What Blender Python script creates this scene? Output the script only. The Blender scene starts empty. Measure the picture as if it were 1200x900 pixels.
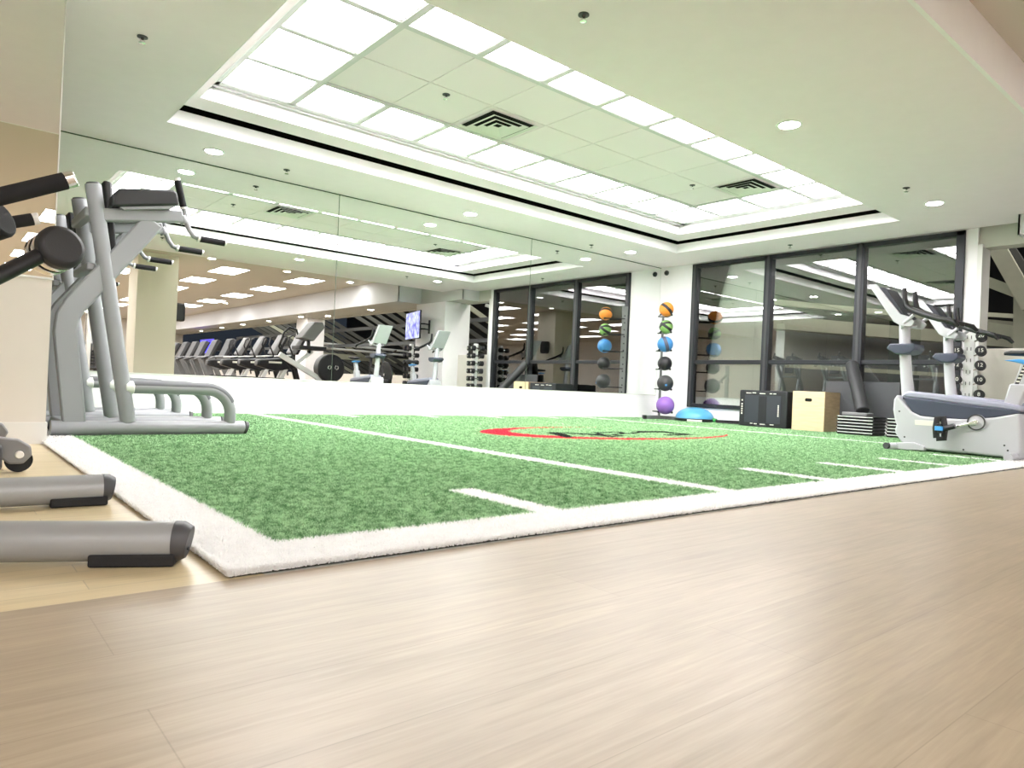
import bpy, bmesh, math, random
import numpy as np
from mathutils import Vector, Matrix
random.seed(7); rng=np.random.default_rng(7)
C=bpy.context.scene.collection
PI=math.pi
# ------------------------------------------------------------------ measured camera and room
EYE=Vector((0,0,.45)); FPX=815.21
YAW,PIT,ROL=.69787,.00447,.04433
_F=Vector((math.sin(YAW)*math.cos(PIT),math.cos(YAW)*math.cos(PIT),math.sin(PIT)))
_R=Vector((math.cos(YAW),-math.sin(YAW),0)); _U=_R.cross(_F)
_R,_U=math.cos(ROL)*_R+math.sin(ROL)*_U,-math.sin(ROL)*_R+math.cos(ROL)*_U
H=2.713; HG=3.05; YM=7.93; XW=10.04
def hit(x,y,X=None,Y=None,Z=None,m=0):
    d=_F*FPX+(x-600)*_R-(y-450)*_U
    if X is not None: t=(X-EYE.x)/d.x
    elif Y is not None: t=((2*YM-Y if m else Y)-EYE.y)/d.y
    else: t=(Z-EYE.z)/d.z
    P=EYE+d*t
    if m: P.y=2*YM-P.y
    return P
def at(x,y,D):
    return EYE+(_F*FPX+(x-600)*_R-(y-450)*_U)*(D/FPX)
# ------------------------------------------------------------------ materials
def mat(name,col,rough=.5,metal=0.,spec=.5,emit=None,es=0.,bump=0.,bscale=60.,var=0.,vscale=8.,coat=0.,stretch=(1,1,1)):
    m=bpy.data.materials.new(name); m.use_nodes=True; n=m.node_tree.nodes; l=m.node_tree.links
    b=n['Principled BSDF']; b.inputs['Base Color'].default_value=(*col,1); b.inputs['Roughness'].default_value=rough
    b.inputs['Metallic'].default_value=metal; b.inputs['Specular IOR Level'].default_value=spec
    if coat: b.inputs['Coat Weight'].default_value=coat; b.inputs['Coat Roughness'].default_value=.1
    if emit: b.inputs['Emission Color'].default_value=(*emit,1); b.inputs['Emission Strength'].default_value=es
    if var or bump:
        tc=n.new('ShaderNodeTexCoord'); mp=n.new('ShaderNodeMapping'); mp.inputs['Scale'].default_value=stretch
        l.new(tc.outputs['Object'],mp.inputs['Vector'])
        if var:
            t=n.new('ShaderNodeTexNoise'); t.inputs['Scale'].default_value=vscale; t.inputs['Detail'].default_value=4
            l.new(mp.outputs['Vector'],t.inputs['Vector'])
            r=n.new('ShaderNodeMapRange'); r.inputs['To Min'].default_value=1-var; r.inputs['To Max'].default_value=1+var
            r.inputs['From Min'].default_value=.3; r.inputs['From Max'].default_value=.7
            l.new(t.outputs['Fac'],r.inputs['Value'])
            mx=n.new('ShaderNodeVectorMath'); mx.operation='SCALE'; mx.inputs[0].default_value=col
            l.new(r.outputs['Result'],mx.inputs['Scale']); l.new(mx.outputs['Vector'],b.inputs['Base Color'])
        if bump:
            t2=n.new('ShaderNodeTexNoise'); t2.inputs['Scale'].default_value=bscale; t2.inputs['Detail'].default_value=5
            l.new(mp.outputs['Vector'],t2.inputs['Vector'])
            bu=n.new('ShaderNodeBump'); bu.inputs['Strength'].default_value=bump; bu.inputs['Distance'].default_value=.01
            l.new(t2.outputs['Fac'],bu.inputs['Height']); l.new(bu.outputs['Normal'],b.inputs['Normal'])
    return m
M={}
M['ceil']=mat('ceiling_paint',(.91,.80,.86),.9,spec=.2,var=.01)
M['ceil_tile']=mat('ceiling_tile',(.84,.75,.80),.9,spec=.2,bump=.05,bscale=300)
M['gym_ceil']=mat('gym_ceiling',(.64,.60,.52),.9,spec=.2)
M['white']=mat('white_paint',(.91,.885,.91),.6,spec=.3,var=.01)
M['cream']=mat('cream_paint',(.74,.70,.64),.6,spec=.3,var=.01)
M['colcream']=mat('column_cream',(.76,.72,.60),.6,spec=.3)
M['greyface']=mat('grey_paint',(.55,.54,.49),.7,spec=.3)
M['dark']=mat('shadow_gap',(.015,.015,.014),.9,spec=.1)  # near-black puts the shade inside recesses and openings into the colour
M['seam']=mat('seam_dark',(.05,.07,.05),.6)
M['frame']=mat('charcoal_aluminium',(.024,.026,.031),.45,metal=.3,var=.05)
M['grid']=mat('grid_white',(.72,.72,.68),.5)
M['tbar']=mat('grid_bar',(.58,.56,.57),.6)
M['lamp']=mat('lamp_diffuser',(.9,.9,.9),.6,emit=(1,.965,.99),es=6)
M['troffer']=mat('troffer_diffuser',(.9,.9,.9),.6,emit=(1,.965,.98),es=5.5)
M['down']=mat('downlight_lens',(.9,.9,.9),.6,emit=(1,.98,.97),es=50)
M['silver']=mat('silver_powder',(.285,.295,.31),.42,metal=.08,spec=.5,coat=.15,bump=.02,bscale=500)
M['silver2']=mat('champagne_silver',(.30,.31,.312),.4,metal=.15,coat=.1)
M['rubber']=mat('black_rubber',(.008,.008,.009),.75,bump=.15,bscale=250)
M['foam']=mat('black_foam_grip',(.009,.009,.01),.85,bump=.1,bscale=400)
M['vinyl']=mat('black_vinyl',(.022,.023,.025),.5,bump=.06,bscale=300)
M['chrome']=mat('chrome',(.85,.84,.82),.18,metal=1.)
M['cap']=mat('dark_grey_cap',(.05,.05,.054),.5)
M['ltcap']=mat('pale_plastic',(.78,.78,.76),.4)
M['bwhite']=mat('bike_white',(.52,.525,.56),.4,coat=.2,var=.01)
M['bslate']=mat('bike_slate',(.055,.064,.10),.45)
M['blav']=mat('bike_lavender',(.34,.35,.45),.4)
M['bdark']=mat('bike_black',(.011,.011,.013),.4)
M['blue']=mat('blue_plastic',(.08,.38,.85),.4)
M['bosu']=mat('bosu_blue',(.09,.36,.60),.4,coat=.2)
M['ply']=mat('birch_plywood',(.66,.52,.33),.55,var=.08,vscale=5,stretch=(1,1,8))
M['plyshade']=mat('plywood_shaded',(.40,.29,.17),.6,var=.12,vscale=8,stretch=(1,1,6))  # same birch in a darker colour, side shade painted in
M['soft']=mat('black_canvas',(.011,.012,.015),.6,bump=.2,bscale=20)
M['softpanel']=mat('slate_canvas',(.028,.031,.042),.55,bump=.25,bscale=9)
M['label']=mat('white_print',(.75,.74,.66),.6)
M['board']=mat('grey_board',(.065,.068,.075),.6)
M['orange']=mat('ball_orange',(.78,.25,.03),.55,bump=.1,bscale=200)
M['green']=mat('ball_green',(.20,.38,.10),.55,bump=.1,bscale=200)
M['bblue']=mat('ball_blue',(.05,.22,.52),.55,bump=.1,bscale=200)
M['bblack']=mat('ball_black',(.011,.011,.013),.5,bump=.1,bscale=200)
M['bgrey']=mat('ball_charcoal',(.035,.035,.038),.5,bump=.1,bscale=200)
M['purple']=mat('ball_purple',(.26,.12,.46),.5)
M['extbeam']=mat('atrium_beam',(.46,.46,.36),.7,var=.04)
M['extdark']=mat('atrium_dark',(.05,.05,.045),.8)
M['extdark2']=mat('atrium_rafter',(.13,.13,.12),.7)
M['fascia']=mat('fascia_paint',(.62,.62,.64),.7)
M['extgrey']=mat('atrium_grey',(.17,.18,.19),.7)
M['extgreen']=mat('atrium_plaster',(.66,.69,.63),.8)
M['tread']=mat('treadmill_grey',(.21,.21,.215),.5)
M['screenblue']=mat('screen_blue',(.01,.01,.05),.3,emit=(.02,.01,1),es=1.1)
M['hexhead']=mat('dumbbell_rubber',(.011,.011,.013),.6)
M['bright']=mat('white_metal',(.80,.80,.80),.35,metal=.2)
M['green_tag']=mat('green_rubber',(.05,.4,.08),.5)

def tvmat():
    m=bpy.data.materials.new('tv_picture'); m.use_nodes=True; n=m.node_tree.nodes; l=m.node_tree.links
    b=n['Principled BSDF']; t=n.new('ShaderNodeTexNoise'); t.inputs['Scale'].default_value=9; t.inputs['Detail'].default_value=8
    tc=n.new('ShaderNodeTexCoord'); l.new(tc.outputs['Object'],t.inputs['Vector'])
    r=n.new('ShaderNodeValToRGB'); r.color_ramp.elements[0].position=.35; r.color_ramp.elements[0].color=(.04,.03,.35,1)
    r.color_ramp.elements[1].position=.68; r.color_ramp.elements[1].color=(.55,.6,.85,1)
    l.new(t.outputs['Fac'],r.inputs['Fac']); l.new(r.outputs['Color'],b.inputs['Emission Color']); b.inputs['Emission Strength'].default_value=.55
    b.inputs['Base Color'].default_value=(.01,.01,.02,1); return m
M['tv']=tvmat()
def mirmat():
    m=bpy.data.materials.new('mirror_silvering'); m.use_nodes=True; n=m.node_tree.nodes; l=m.node_tree.links
    n.remove(n['Principled BSDF']); g=n.new('ShaderNodeBsdfGlossy'); g.inputs['Roughness'].default_value=0; g.inputs['Color'].default_value=(.90,.93,.90,1)
    l.new(g.outputs[0],n['Material Output'].inputs[0]); return m
M['mirror']=mirmat()
def glassmat():
    m=bpy.data.materials.new('window_glass'); m.use_nodes=True; n=m.node_tree.nodes; l=m.node_tree.links
    n.remove(n['Principled BSDF']); g=n.new('ShaderNodeBsdfGlossy'); g.inputs['Roughness'].default_value=0; g.inputs['Color'].default_value=(1,1,1,1)
    t=n.new('ShaderNodeBsdfTransparent'); t.inputs['Color'].default_value=(.95,.97,.96,1)
    f=n.new('ShaderNodeFresnel'); f.inputs['IOR'].default_value=1.75
    a=n.new('ShaderNodeMath'); a.operation='MULTIPLY'; a.inputs[1].default_value=2.1; a.use_clamp=True
    mx=n.new('ShaderNodeMixShader'); l.new(f.outputs[0],a.inputs[0]); l.new(a.outputs[0],mx.inputs[0]); l.new(t.outputs[0],mx.inputs[1]); l.new(g.outputs[0],mx.inputs[2])
    l.new(mx.outputs[0],n['Material Output'].inputs[0]); return m
M['glass']=glassmat()
def plankmat(name,c1,c2,grain,w,ln,off,rough,mortar=.0015,seamf=.7):
    m=bpy.data.materials.new(name); m.use_nodes=True; n=m.node_tree.nodes; l=m.node_tree.links
    b=n['Principled BSDF']; b.inputs['Roughness'].default_value=rough; b.inputs['Specular IOR Level'].default_value=.3
    tc=n.new('ShaderNodeTexCoord'); mp=n.new('ShaderNodeMapping'); mp.inputs['Location'].default_value=off
    l.new(tc.outputs['Object'],mp.inputs['Vector'])
    br=n.new('ShaderNodeTexBrick'); br.inputs['Scale'].default_value=1; br.inputs['Brick Width'].default_value=ln; br.inputs['Row Height'].default_value=w
    br.inputs['Mortar Size'].default_value=mortar; br.inputs['Mortar Smooth'].default_value=.3; br.offset=.37; br.offset_frequency=2
    br.inputs['Color1'].default_value=(*c1,1); br.inputs['Color2'].default_value=(*c2,1)
    br.inputs['Mortar'].default_value=tuple(x*seamf for x in c1)+(1,)
    l.new(mp.outputs['Vector'],br.inputs['Vector'])
    def noise(sc,st,det,mn,mx_,dist=0):
        q=n.new('ShaderNodeMapping'); q.inputs['Scale'].default_value=st; l.new(tc.outputs['Object'],q.inputs['Vector'])
        t=n.new('ShaderNodeTexNoise'); t.inputs['Scale'].default_value=sc; t.inputs['Detail'].default_value=det; t.inputs['Distortion'].default_value=dist
        l.new(q.outputs['Vector'],t.inputs['Vector'])
        r=n.new('ShaderNodeMapRange'); r.inputs['From Min'].default_value=.3; r.inputs['From Max'].default_value=.72
        r.inputs['To Min'].default_value=mn; r.inputs['To Max'].default_value=mx_; l.new(t.outputs['Fac'],r.inputs['Value']); return r.outputs['Result']
    g1=noise(5,(.5,9,1),6,1-grain,1+grain*.6,.6); g2=noise(30,(.35,6,1),4,1-grain*.5,1+grain*.5); g3=noise(2.2,(.6,1.4,1),3,1-grain*.6,1+grain*.4,1.)
    cur=br.outputs['Color']
    for g in (g1,g2,g3):
        v=n.new('ShaderNodeVectorMath'); v.operation='SCALE'; l.new(cur,v.inputs[0]); l.new(g,v.inputs['Scale']); cur=v.outputs['Vector']
    l.new(cur,b.inputs['Base Color'])
    bu=n.new('ShaderNodeBump'); bu.inputs['Strength'].default_value=.12; bu.inputs['Distance'].default_value=.002; l.new(g2,bu.inputs['Height']); l.new(bu.outputs['Normal'],b.inputs['Normal'])
    return m
M['vinylfloor']=plankmat('oak_vinyl_plank',(.345,.276,.192),(.325,.258,.178),.13,.222,1.5,(1.26,-.122,0),.34,.0012,.80)
M['maple']=plankmat('pale_maple_strip',(.62,.52,.33),(.55,.45,.27),.08,.075,.9,(.3,.02,0),.3)
# ------------------------------------------------------------------ mesh helpers
class MB:
    def __init__(s): s.v=[]; s.f=[]
    def add(s,v,f):
        o=len(s.v); s.v+= [Vector(x) for x in v]; s.f+=[tuple(i+o for i in q) for q in f]; return s
    def box(s,a,b):
        (x0,y0,z0),(x1,y1,z1)=a,b
        if x0>x1:x0,x1=x1,x0
        if y0>y1:y0,y1=y1,y0
        if z0>z1:z0,z1=z1,z0
        return s.add([(x0,y0,z0),(x1,y0,z0),(x1,y1,z0),(x0,y1,z0),(x0,y0,z1),(x1,y0,z1),(x1,y1,z1),(x0,y1,z1)],
          [(0,3,2,1),(4,5,6,7),(0,1,5,4),(1,2,6,5),(2,3,7,6),(3,0,4,7)])
    def obox(s,c,h,M3):
        v=[Vector(c)+M3@Vector((i*h[0],j*h[1],k*h[2])) for k in(-1,1) for j in(-1,1) for i in(-1,1)]
        return s.add(v,[(0,2,3,1),(4,5,7,6),(0,1,5,4),(1,3,7,5),(3,2,6,7),(2,0,4,6)])
    def bar(s,p,q,w,h,up=(0,0,1)):
        p,q=Vector(p),Vector(q); d=(q-p).normalized(); up=Vector(up)
        if abs(d.dot(up))>.98: up=Vector((1,0,0))
        a=d.cross(up).normalized(); b=a.cross(d)
        v=[x+a*i*w/2+b*j*h/2 for x in(p,q) for i,j in((-1,-1),(1,-1),(1,1),(-1,1))]
        return s.add(v,[(3,2,1,0),(4,5,6,7),(0,1,5,4),(1,2,6,5),(2,3,7,6),(3,0,4,7)])
    def tube(s,pts,r,n=14,cap=True,sx=1.,up=(0,0,1)):
        pts=[Vector(p) for p in pts]; N=len(pts); rr=r if isinstance(r,(list,tuple)) else [r]*N
        rings=[]; up=Vector(up); prev=None
        for i,p in enumerate(pts):
            d=(pts[min(i+1,N-1)]-pts[max(i-1,0)]).normalized()
            if prev is None:
                u=up if abs(d.dot(up))<.95 else Vector((0,1,0)); a=d.cross(u).normalized()
            else: a=(prev-d*prev.dot(d)).normalized()
            prev=a; b=a.cross(d)
            rings.append([p+a*math.cos(2*PI*k/n)*rr[i]*sx+b*math.sin(2*PI*k/n)*rr[i] for k in range(n)])
        o=len(s.v); s.v+=[x for q in rings for x in q]
        for i in range(N-1):
            for k in range(n):
                s.f.append((o+i*n+k,o+i*n+(k+1)%n,o+(i+1)*n+(k+1)%n,o+(i+1)*n+k))
        if cap: s.f.append(tuple(o+k for k in range(n))[::-1]); s.f.append(tuple(o+(N-1)*n+k for k in range(n)))
        return s
    def cyl(s,p,q,r,n=20,**k): return s.tube([p,q],r,n,**k)
    def lathe(s,prof,c=(0,0,0),n=32,ax='z'):
        o=len(s.v); c=Vector(c)
        for r,z in prof:
            for k in range(n):
                a=2*PI*k/n; x,y=r*math.cos(a),r*math.sin(a)
                s.v.append(c+Vector({'z':(x,y,z),'y':(x,z,-y),'x':(z,x,y)}[ax]))
        for i in range(len(prof)-1):
            for k in range(n): s.f.append((o+i*n+k,o+i*n+(k+1)%n,o+(i+1)*n+(k+1)%n,o+(i+1)*n+k))
        return s
    def sph(s,c,r,n=24,m=14,sc=(1,1,1)):
        prof=[(max(1e-4,math.sin(PI*i/m)),-math.cos(PI*i/m)) for i in range(m+1)]
        o=len(s.v); s.lathe(prof,(0,0,0),n)
        for i in range(o,len(s.v)): s.v[i]=Vector(c)+Vector((s.v[i].x*sc[0],s.v[i].y*sc[1],s.v[i].z*sc[2]))*r
        return s
    def prism(s,poly,ax,a,b):
        # polygon of (u,w) with w=z; ax 'x': u=y ; ax 'y': u=x ; ax 'z': (x,y)
        def mk(u,w,t): return {'x':(t,u,w),'y':(u,t,w),'z':(u,w,t)}[ax]
        n=len(poly); v=[mk(u,w,a) for u,w in poly]+[mk(u,w,b) for u,w in poly]
        return s.add(v,[tuple(range(n))[::-1],tuple(range(n,2*n))]+[(i,(i+1)%n,n+(i+1)%n,n+i) for i in range(n)])
    def build(s,name,m,parent=None,bevel=0,smooth=35,seg=2,sub=0):
        me=bpy.data.meshes.new(name); off=parent_off(parent)
        me.from_pydata([tuple(x-off) for x in s.v],[],s.f); me.update()
        bm=bmesh.new(); bm.from_mesh(me); bmesh.ops.recalc_face_normals(bm,faces=bm.faces); bm.to_mesh(me); bm.free()
        me.materials.append(M[m] if isinstance(m,str) else m)
        if smooth: me.shade_smooth(); me.set_sharp_from_angle(angle=math.radians(smooth))
        o=bpy.data.objects.new(name,me); C.objects.link(o)
        if parent: o.parent=parent
        if bevel:
            b=o.modifiers.new('bevel','BEVEL'); b.width=bevel; b.segments=seg; b.limit_method='ANGLE'; b.angle_limit=math.radians(40)
        return o
def parent_off(p):
    o=Vector((0,0,0))
    while p is not None: o+=p.location; p=p.parent
    return o
def tag(o,label,cat,group=None,kind=None):
    o['label']=label; o['category']=cat
    if group: o['group']=group
    if kind: o['kind']=kind
    return o
def root(name,loc,label,cat,group=None):
    o=bpy.data.objects.new(name,None); o.empty_display_size=.1; C.objects.link(o); o.location=loc
    return tag(o,label,cat,group)
def struct(o,label=None):
    o['kind']='structure'
    if label: o['label']=label
    return o
def copy_tree(o,parent=None):
    c=o.copy(); C.objects.link(c); c.parent=parent
    for ch in list(o.children): copy_tree(ch,c)
    return c
def dup(o,delta,label,rz=0,group=None):
    c=copy_tree(o); c.location=o.location+Vector(delta); c.rotation_euler=(0,0,rz); c['label']=label
    if group: c['group']=group
    return c
def arc(c,r,a0,a1,n,ax='y'):
    out=[]
    for i in range(n+1):
        a=a0+(a1-a0)*i/n; u,w=r*math.cos(a),r*math.sin(a)
        out.append(Vector(c)+Vector({'y':(u,0,w),'x':(0,u,w),'z':(u,w,0)}[ax]))
    return out
ORD=['first','second','third','fourth','fifth','sixth','seventh','eighth','ninth','tenth']
# ================================================================== ROOM SHELL
b=MB(); b.box((-7,-24,-.1),(13,1.555,0)); struct(b.build('floor',"vinylfloor",smooth=0),'tan oak vinyl plank floor')
b=MB(); b.box((-7,1.555,-.1),(.6,YM+.2,0)); struct(b.build('floor_side','maple',smooth=0),'pale yellow wood strip floor beside the turf')
b=MB(); b.box((.6,1.555,-.1),(XW+.3,YM+.2,-.002)); struct(b.build('floor_base','greyface',smooth=0))
# mirror wall
b=MB(); b.box((-7,YM+.012,0),(XW+.3,YM+.25,H+.6)); struct(b.build('wall_mirror_side','white',smooth=0),'white wall behind the big mirrors')
b=MB(); b.box((-2,YM-.012,.0),(XW,YM+.012,.415)); struct(b.build('wall_dado','white',smooth=0),'white knee wall under the mirrors')
b=MB(); b.box((-2,YM-.022,.415),(XW,YM+.012,.427)); struct(b.build('trim_1','grid',smooth=0),'thin pale ledge under the mirrors')
xs=[.2,3.769,6.916,XW]
for i in range(3):
    b=MB(); b.box((xs[i]+.004,YM,.427),(xs[i+1]-.004,YM+.008,H-.012))
    o=b.build('mirror_panel','mirror',smooth=0); tag(o,['leftmost tall mirror panel on the wall, behind the grey dip stations','middle tall frameless mirror panel on the wall','rightmost tall mirror panel, beside the medicine ball rack'][i],'mirror','wall mirror panels')
b=MB(); b.box((-2,YM+.001,.427),(XW,YM+.0115,H-.0)); struct(b.build('trim_2','seam',smooth=0),'dark gap round the mirrors')
# window wall (X = XW)
WY0,WY1,WZ0,WZ1=3.118,7.235,.246,2.697
b=MB(); b.box((XW,WY1,0),(XW+.22,YM+.2,H+.3)); b.box((XW,WY0,0),(XW+.22,WY1,WZ0)); b.box((XW,WY0,WZ1),(XW+.22,WY1,H+.3)); b.box((XW,2.985,0),(XW+.22,WY0,H+.3))
struct(b.build('wall_right','white',smooth=0),'white wall round the dark framed window')
# rest of window wall towards the back: header, sill walls
b=MB(); b.box((XW+.05,-24,2.465),(XW+.3,2.985,H+.6)); struct(b.build('wall_header','greyface',smooth=0),'beige grey header over the open glazing')
b=MB(); b.box((XW+.03,.45,0),(XW+.28,2.985,1.19)); struct(b.build('wall_cream','cream',smooth=0),'cream half wall behind the bikes')
b=MB(); b.box((XW+.03,-24,0),(XW+.28,.45,.64)); struct(b.build('wall_low','cream',smooth=0),'low cream wall under the atrium glazing')
b=MB(); b.box((XW-.002,2.93,0),(XW+.3,2.985,2.5)); struct(b.build('trim_3','ltcap',smooth=0),'pale end trim of the window wall')
b=MB(); b.box((9.62,.42,0),(XW+.34,1.72,HG)); struct(b.build('wall_column','white',smooth=0),'white square column between glazed openings')
b=MB(); b.box((9.72,-7.5,0),(XW+.3,-6.6,HG)); struct(b.build('wall_column_far','white',smooth=0),'far white column on the window side')
# other walls (seen in the mirror)
b=MB(); b.box((-7.2,-24,0),(-7,YM+.2,HG+.2)); struct(b.build('wall_left','cream',smooth=0))
b=MB(); b.box((-7,-24.2,0),(XW+.3,-24,HG+.2)); struct(b.build('wall_back','cream',smooth=0))
b=MB(); b.box((-7,4.84,0),(.532,5.1,.955)); b.box((-7,4.86,.955),(.532,5.1,H)); struct(b.build('wall_stub','cream',smooth=0),'cream wall end with a mirror on its upper half')
b=MB(); b.box((-7,4.825,.0),(.540,5.1,.125)); struct(b.build('baseboard_stub','ltcap',smooth=0),'pale baseboard of the cream wall end')
b=MB(); b.box((-7,4.832,.955),(.538,4.86,.967)); b.box((.532,4.836,.967),(.538,5.1,H)); struct(b.build('trim_4','ltcap',smooth=0),'thin white edge trim of the small mirror')
b=MB(); b.box((-3,4.842,.967),(.531,4.858,H-.01)); tag(b.build('side_mirror','mirror',smooth=0),'narrow mirror on the cream wall end at the far left','mirror')
# column in the gym
b=MB(); b.box((3.40,-1.85,0),(4.22,-1.0,HG)); struct(b.build('wall_column_gym','colcream',smooth=0),'cream column behind the viewer, seen in the mirror')
# ceilings
T=(1.566,9.104,3.549,6.90); HB=2.849
b=MB(); b.box((-7,1.6,H),(T[0],YM,HB)); b.box((T[1],1.6,H),(XW,YM,HB)); b.box((T[0],1.6,H),(T[1],T[2],HB)); b.box((T[0],T[3],H),(T[1],YM,HB))
struct(b.build('ceiling','ceil',smooth=0),'pale ceiling around the recessed light tray')
b=MB(); w=.004
b.box((T[0],T[2],H-.0015),(T[0]+w,T[3],HB)); b.box((T[1]-w,T[2],H-.0015),(T[1],T[3],HB)); b.box((T[0],T[2],H-.0015),(T[1],T[2]+w,HB)); b.box((T[0],T[3]-w,H-.0015),(T[1],T[3],HB))
struct(b.build('trim_5','white',smooth=0),'white vertical face of the lower tray step')
R2=(1.83-.1,8.62,3.62,6.50); ZL=2.868; g=.035
# ledge with softly rounded outer lip
def ring(name,o,i,z0,z1,m,lip=0):
    b=MB(); (ox0,ox1,oy0,oy1),(ix0,ix1,iy0,iy1)=o,i
    def rc(x0,x1,y0,y1,z): return [(x0,y0,z),(x1,y0,z),(x1,y1,z),(x0,y1,z)]
    rings=[rc(ix0,ix1,iy0,iy1,z1),rc(ix0,ix1,iy0,iy1,z0)]
    if lip:
        for k in range(6):
            a=PI/2*k/5; d=lip*(1-math.sin(a)); e=lip*(1-math.cos(a))
            rings.append(rc(ox0+d,ox1-d,oy0+d,oy1-d,z0+e*.55))
    else: rings.append(rc(ox0,ox1,oy0,oy1,z0))
    rings.append(rc(ox0,ox1,oy0,oy1,z1))
    v=[p for r in rings for p in r]; f=[]
    for k in range(len(rings)-1):
        for j in range(4): f.append((k*4+j,k*4+(j+1)%4,(k+1)*4+(j+1)%4,(k+1)*4+j))
    b.add(v,f); return b.build(name,m,smooth=50)
struct(ring('ceiling_ledge',(T[0]+g,T[1]-g,T[2]+g,T[3]-g),R2,ZL,3.02,'ceil',lip=.11),'middle ledge of the recessed tray')
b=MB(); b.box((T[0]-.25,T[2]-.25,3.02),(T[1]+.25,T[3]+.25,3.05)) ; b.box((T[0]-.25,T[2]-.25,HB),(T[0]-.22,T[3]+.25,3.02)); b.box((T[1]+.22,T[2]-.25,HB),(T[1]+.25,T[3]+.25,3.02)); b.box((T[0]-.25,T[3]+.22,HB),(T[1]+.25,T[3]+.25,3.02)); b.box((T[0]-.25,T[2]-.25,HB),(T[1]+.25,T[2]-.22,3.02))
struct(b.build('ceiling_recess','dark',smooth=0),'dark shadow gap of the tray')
# white upper step face
b=MB(); (x0,x1,y0,y1)=R2; w=.006
b.box((x0,y0,ZL-.001),(x0+w,y1,3.0)); b.box((x1-w,y0,ZL-.001),(x1,y1,3.0)); b.box((x0,y0,ZL-.001),(x1,y0+w,3.0)); b.box((x0,y1-w,ZL-.001),(x1,y1,3.0))
struct(b.build('trim_6','white',smooth=0),'white vertical face of the upper tray step')
# grid
GX=[1.83+.667*i for i in range(11)]; GY=[3.69+.668*i for i in range(5)]
b=MB(); z0,z1=2.988,3.018; t=.028
b.box((x0,y0,z0),(GX[0]+t,y1,z1)); b.box((GX[10]-t,y0,z0),(x1,y1,z1)); b.box((x0,y0,z0),(x1,GY[0]+t,z1)); b.box((x0,GY[4]-t,z0),(x1,y1,z1))
b.box((x0,GY[4]+.05,z0-.012),(x1,GY[4]+.075,z0)); 
for i in (1,9): b.box((GX[i]-t,GY[0],z0),(GX[i]+t,GY[4],z1))
for j in (1,3): b.box((GX[0],GY[j]-t,z0+.0008),(GX[10],GY[j]+t,z1))
for i in range(2,9): b.box((GX[i]-t,GY[0],z0+.0016),(GX[i]+t,GY[1],z1)); b.box((GX[i]-t,GY[3],z0+.0016),(GX[i]+t,GY[4],z1))
b.box((GX[0],GY[2]-t,z0+.0016),(GX[1],GY[2]+t,z1)); b.box((GX[9],GY[2]-t,z0+.0016),(GX[10],GY[2]+t,z1))
struct(b.build('ceiling_grid','tbar',smooth=0),'pale metal grid of the tray')
b=MB(); e=.006
for i in range(1,9):
    for j in (1,2):
        b.box((GX[i]+e+(t if i==1 else 0),GY[j]+e+(t if j==1 else 0),3.0),(GX[i+1]-e-(t if i==8 else 0),GY[j+1]-e-(t if j==2 else 0),3.016))
b.box((GX[1],GY[1],3.005),(GX[9],GY[3],3.017))
struct(b.build('ceiling_tiles','ceil_tile',smooth=0),'pale ceiling tiles inside the ring of lights')
# light panels
def lightpanel(x0,x1,y0,y1,z,lab,m='lamp',name='ceiling_light',grp='light panels of the recessed tray'):
    r=root(name,((x0+x1)/2,(y0+y1)/2,z),lab,'ceiling light',grp)
    MB().box((x0+.012,y0+.012,z+.003),(x1-.012,y1-.012,z+.01)).build('diffuser',m,r,smooth=0)
    q=MB(); w=.012
    q.box((x0,y0,z),(x0+w,y1,z+.012)); q.box((x1-w,y0,z),(x1,y1,z+.012)); q.box((x0+w,y0,z),(x1-w,y0+w,z+.012)); q.box((x0+w,y1-w,z),(x1-w,y1,z+.012))
    q.build('panel_frame','grid',r,smooth=0); return r
for i in range(10):
    for j in range(4):
        if 0<i<9 and 0<j<3: continue
        if j==3: lab='%s glowing panel from the left in the tray row nearest the mirror wall'%ORD[i]
        elif j==0: lab='%s glowing panel from the left in the tray row farthest from the mirror wall'%ORD[i]
        else: lab='glowing panel in the %s end column of the tray, %s from the mirror wall'%('left' if i==0 else 'right',ORD[3-j])
        lightpanel(GX[i]+t,GX[i+1]-t,GY[j]+t,GY[j+1]-t,2.995,lab)
# air vents
def vent(x0,x1,y0,y1,z,lab):
    r=root('air_vent',((x0+x1)/2,(y0+y1)/2,z),lab,'vent','square ceiling air diffusers')
    MB().box((x0+.03,y0+.03,z+.004),(x1-.03,y1-.03,z+.014)).build('duct_opening','dark',r,smooth=0)
    cx,cy=(x0+x1)/2,(y0+y1)/2
    for k in range(4):
        h=(x1-x0)/2*(1-.23*k); w=.05 if k else .03; q=MB()
        zz=z-.004-.004*k
        v=[];f=[]
        for s,dz in ((h,-.004),(h-w,.014)):
            v+=[(cx-s,cy-s,zz+dz),(cx+s,cy-s,zz+dz),(cx+s,cy+s,zz+dz),(cx-s,cy+s,zz+dz)]
        v+=[(a,b_,c+.003) for a,b_,c in v]
        for j in range(4):
            j2=(j+1)%4; f+=[(j,j2,4+j2,4+j),(8+j,12+j,12+j2,8+j2),(j,8+j,8+j2,j2),(4+j,4+j2,12+j2,12+j)]
        q.add(v,f).build('louver','grid',r,smooth=0)
vent(3.88,4.44,5.07,5.63,2.99,'square louvred air vent near the middle of the ceiling tray')
vent(7.22,7.78,4.42,4.98,2.99,'square louvred air vent near the right end of the ceiling tray')
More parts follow.
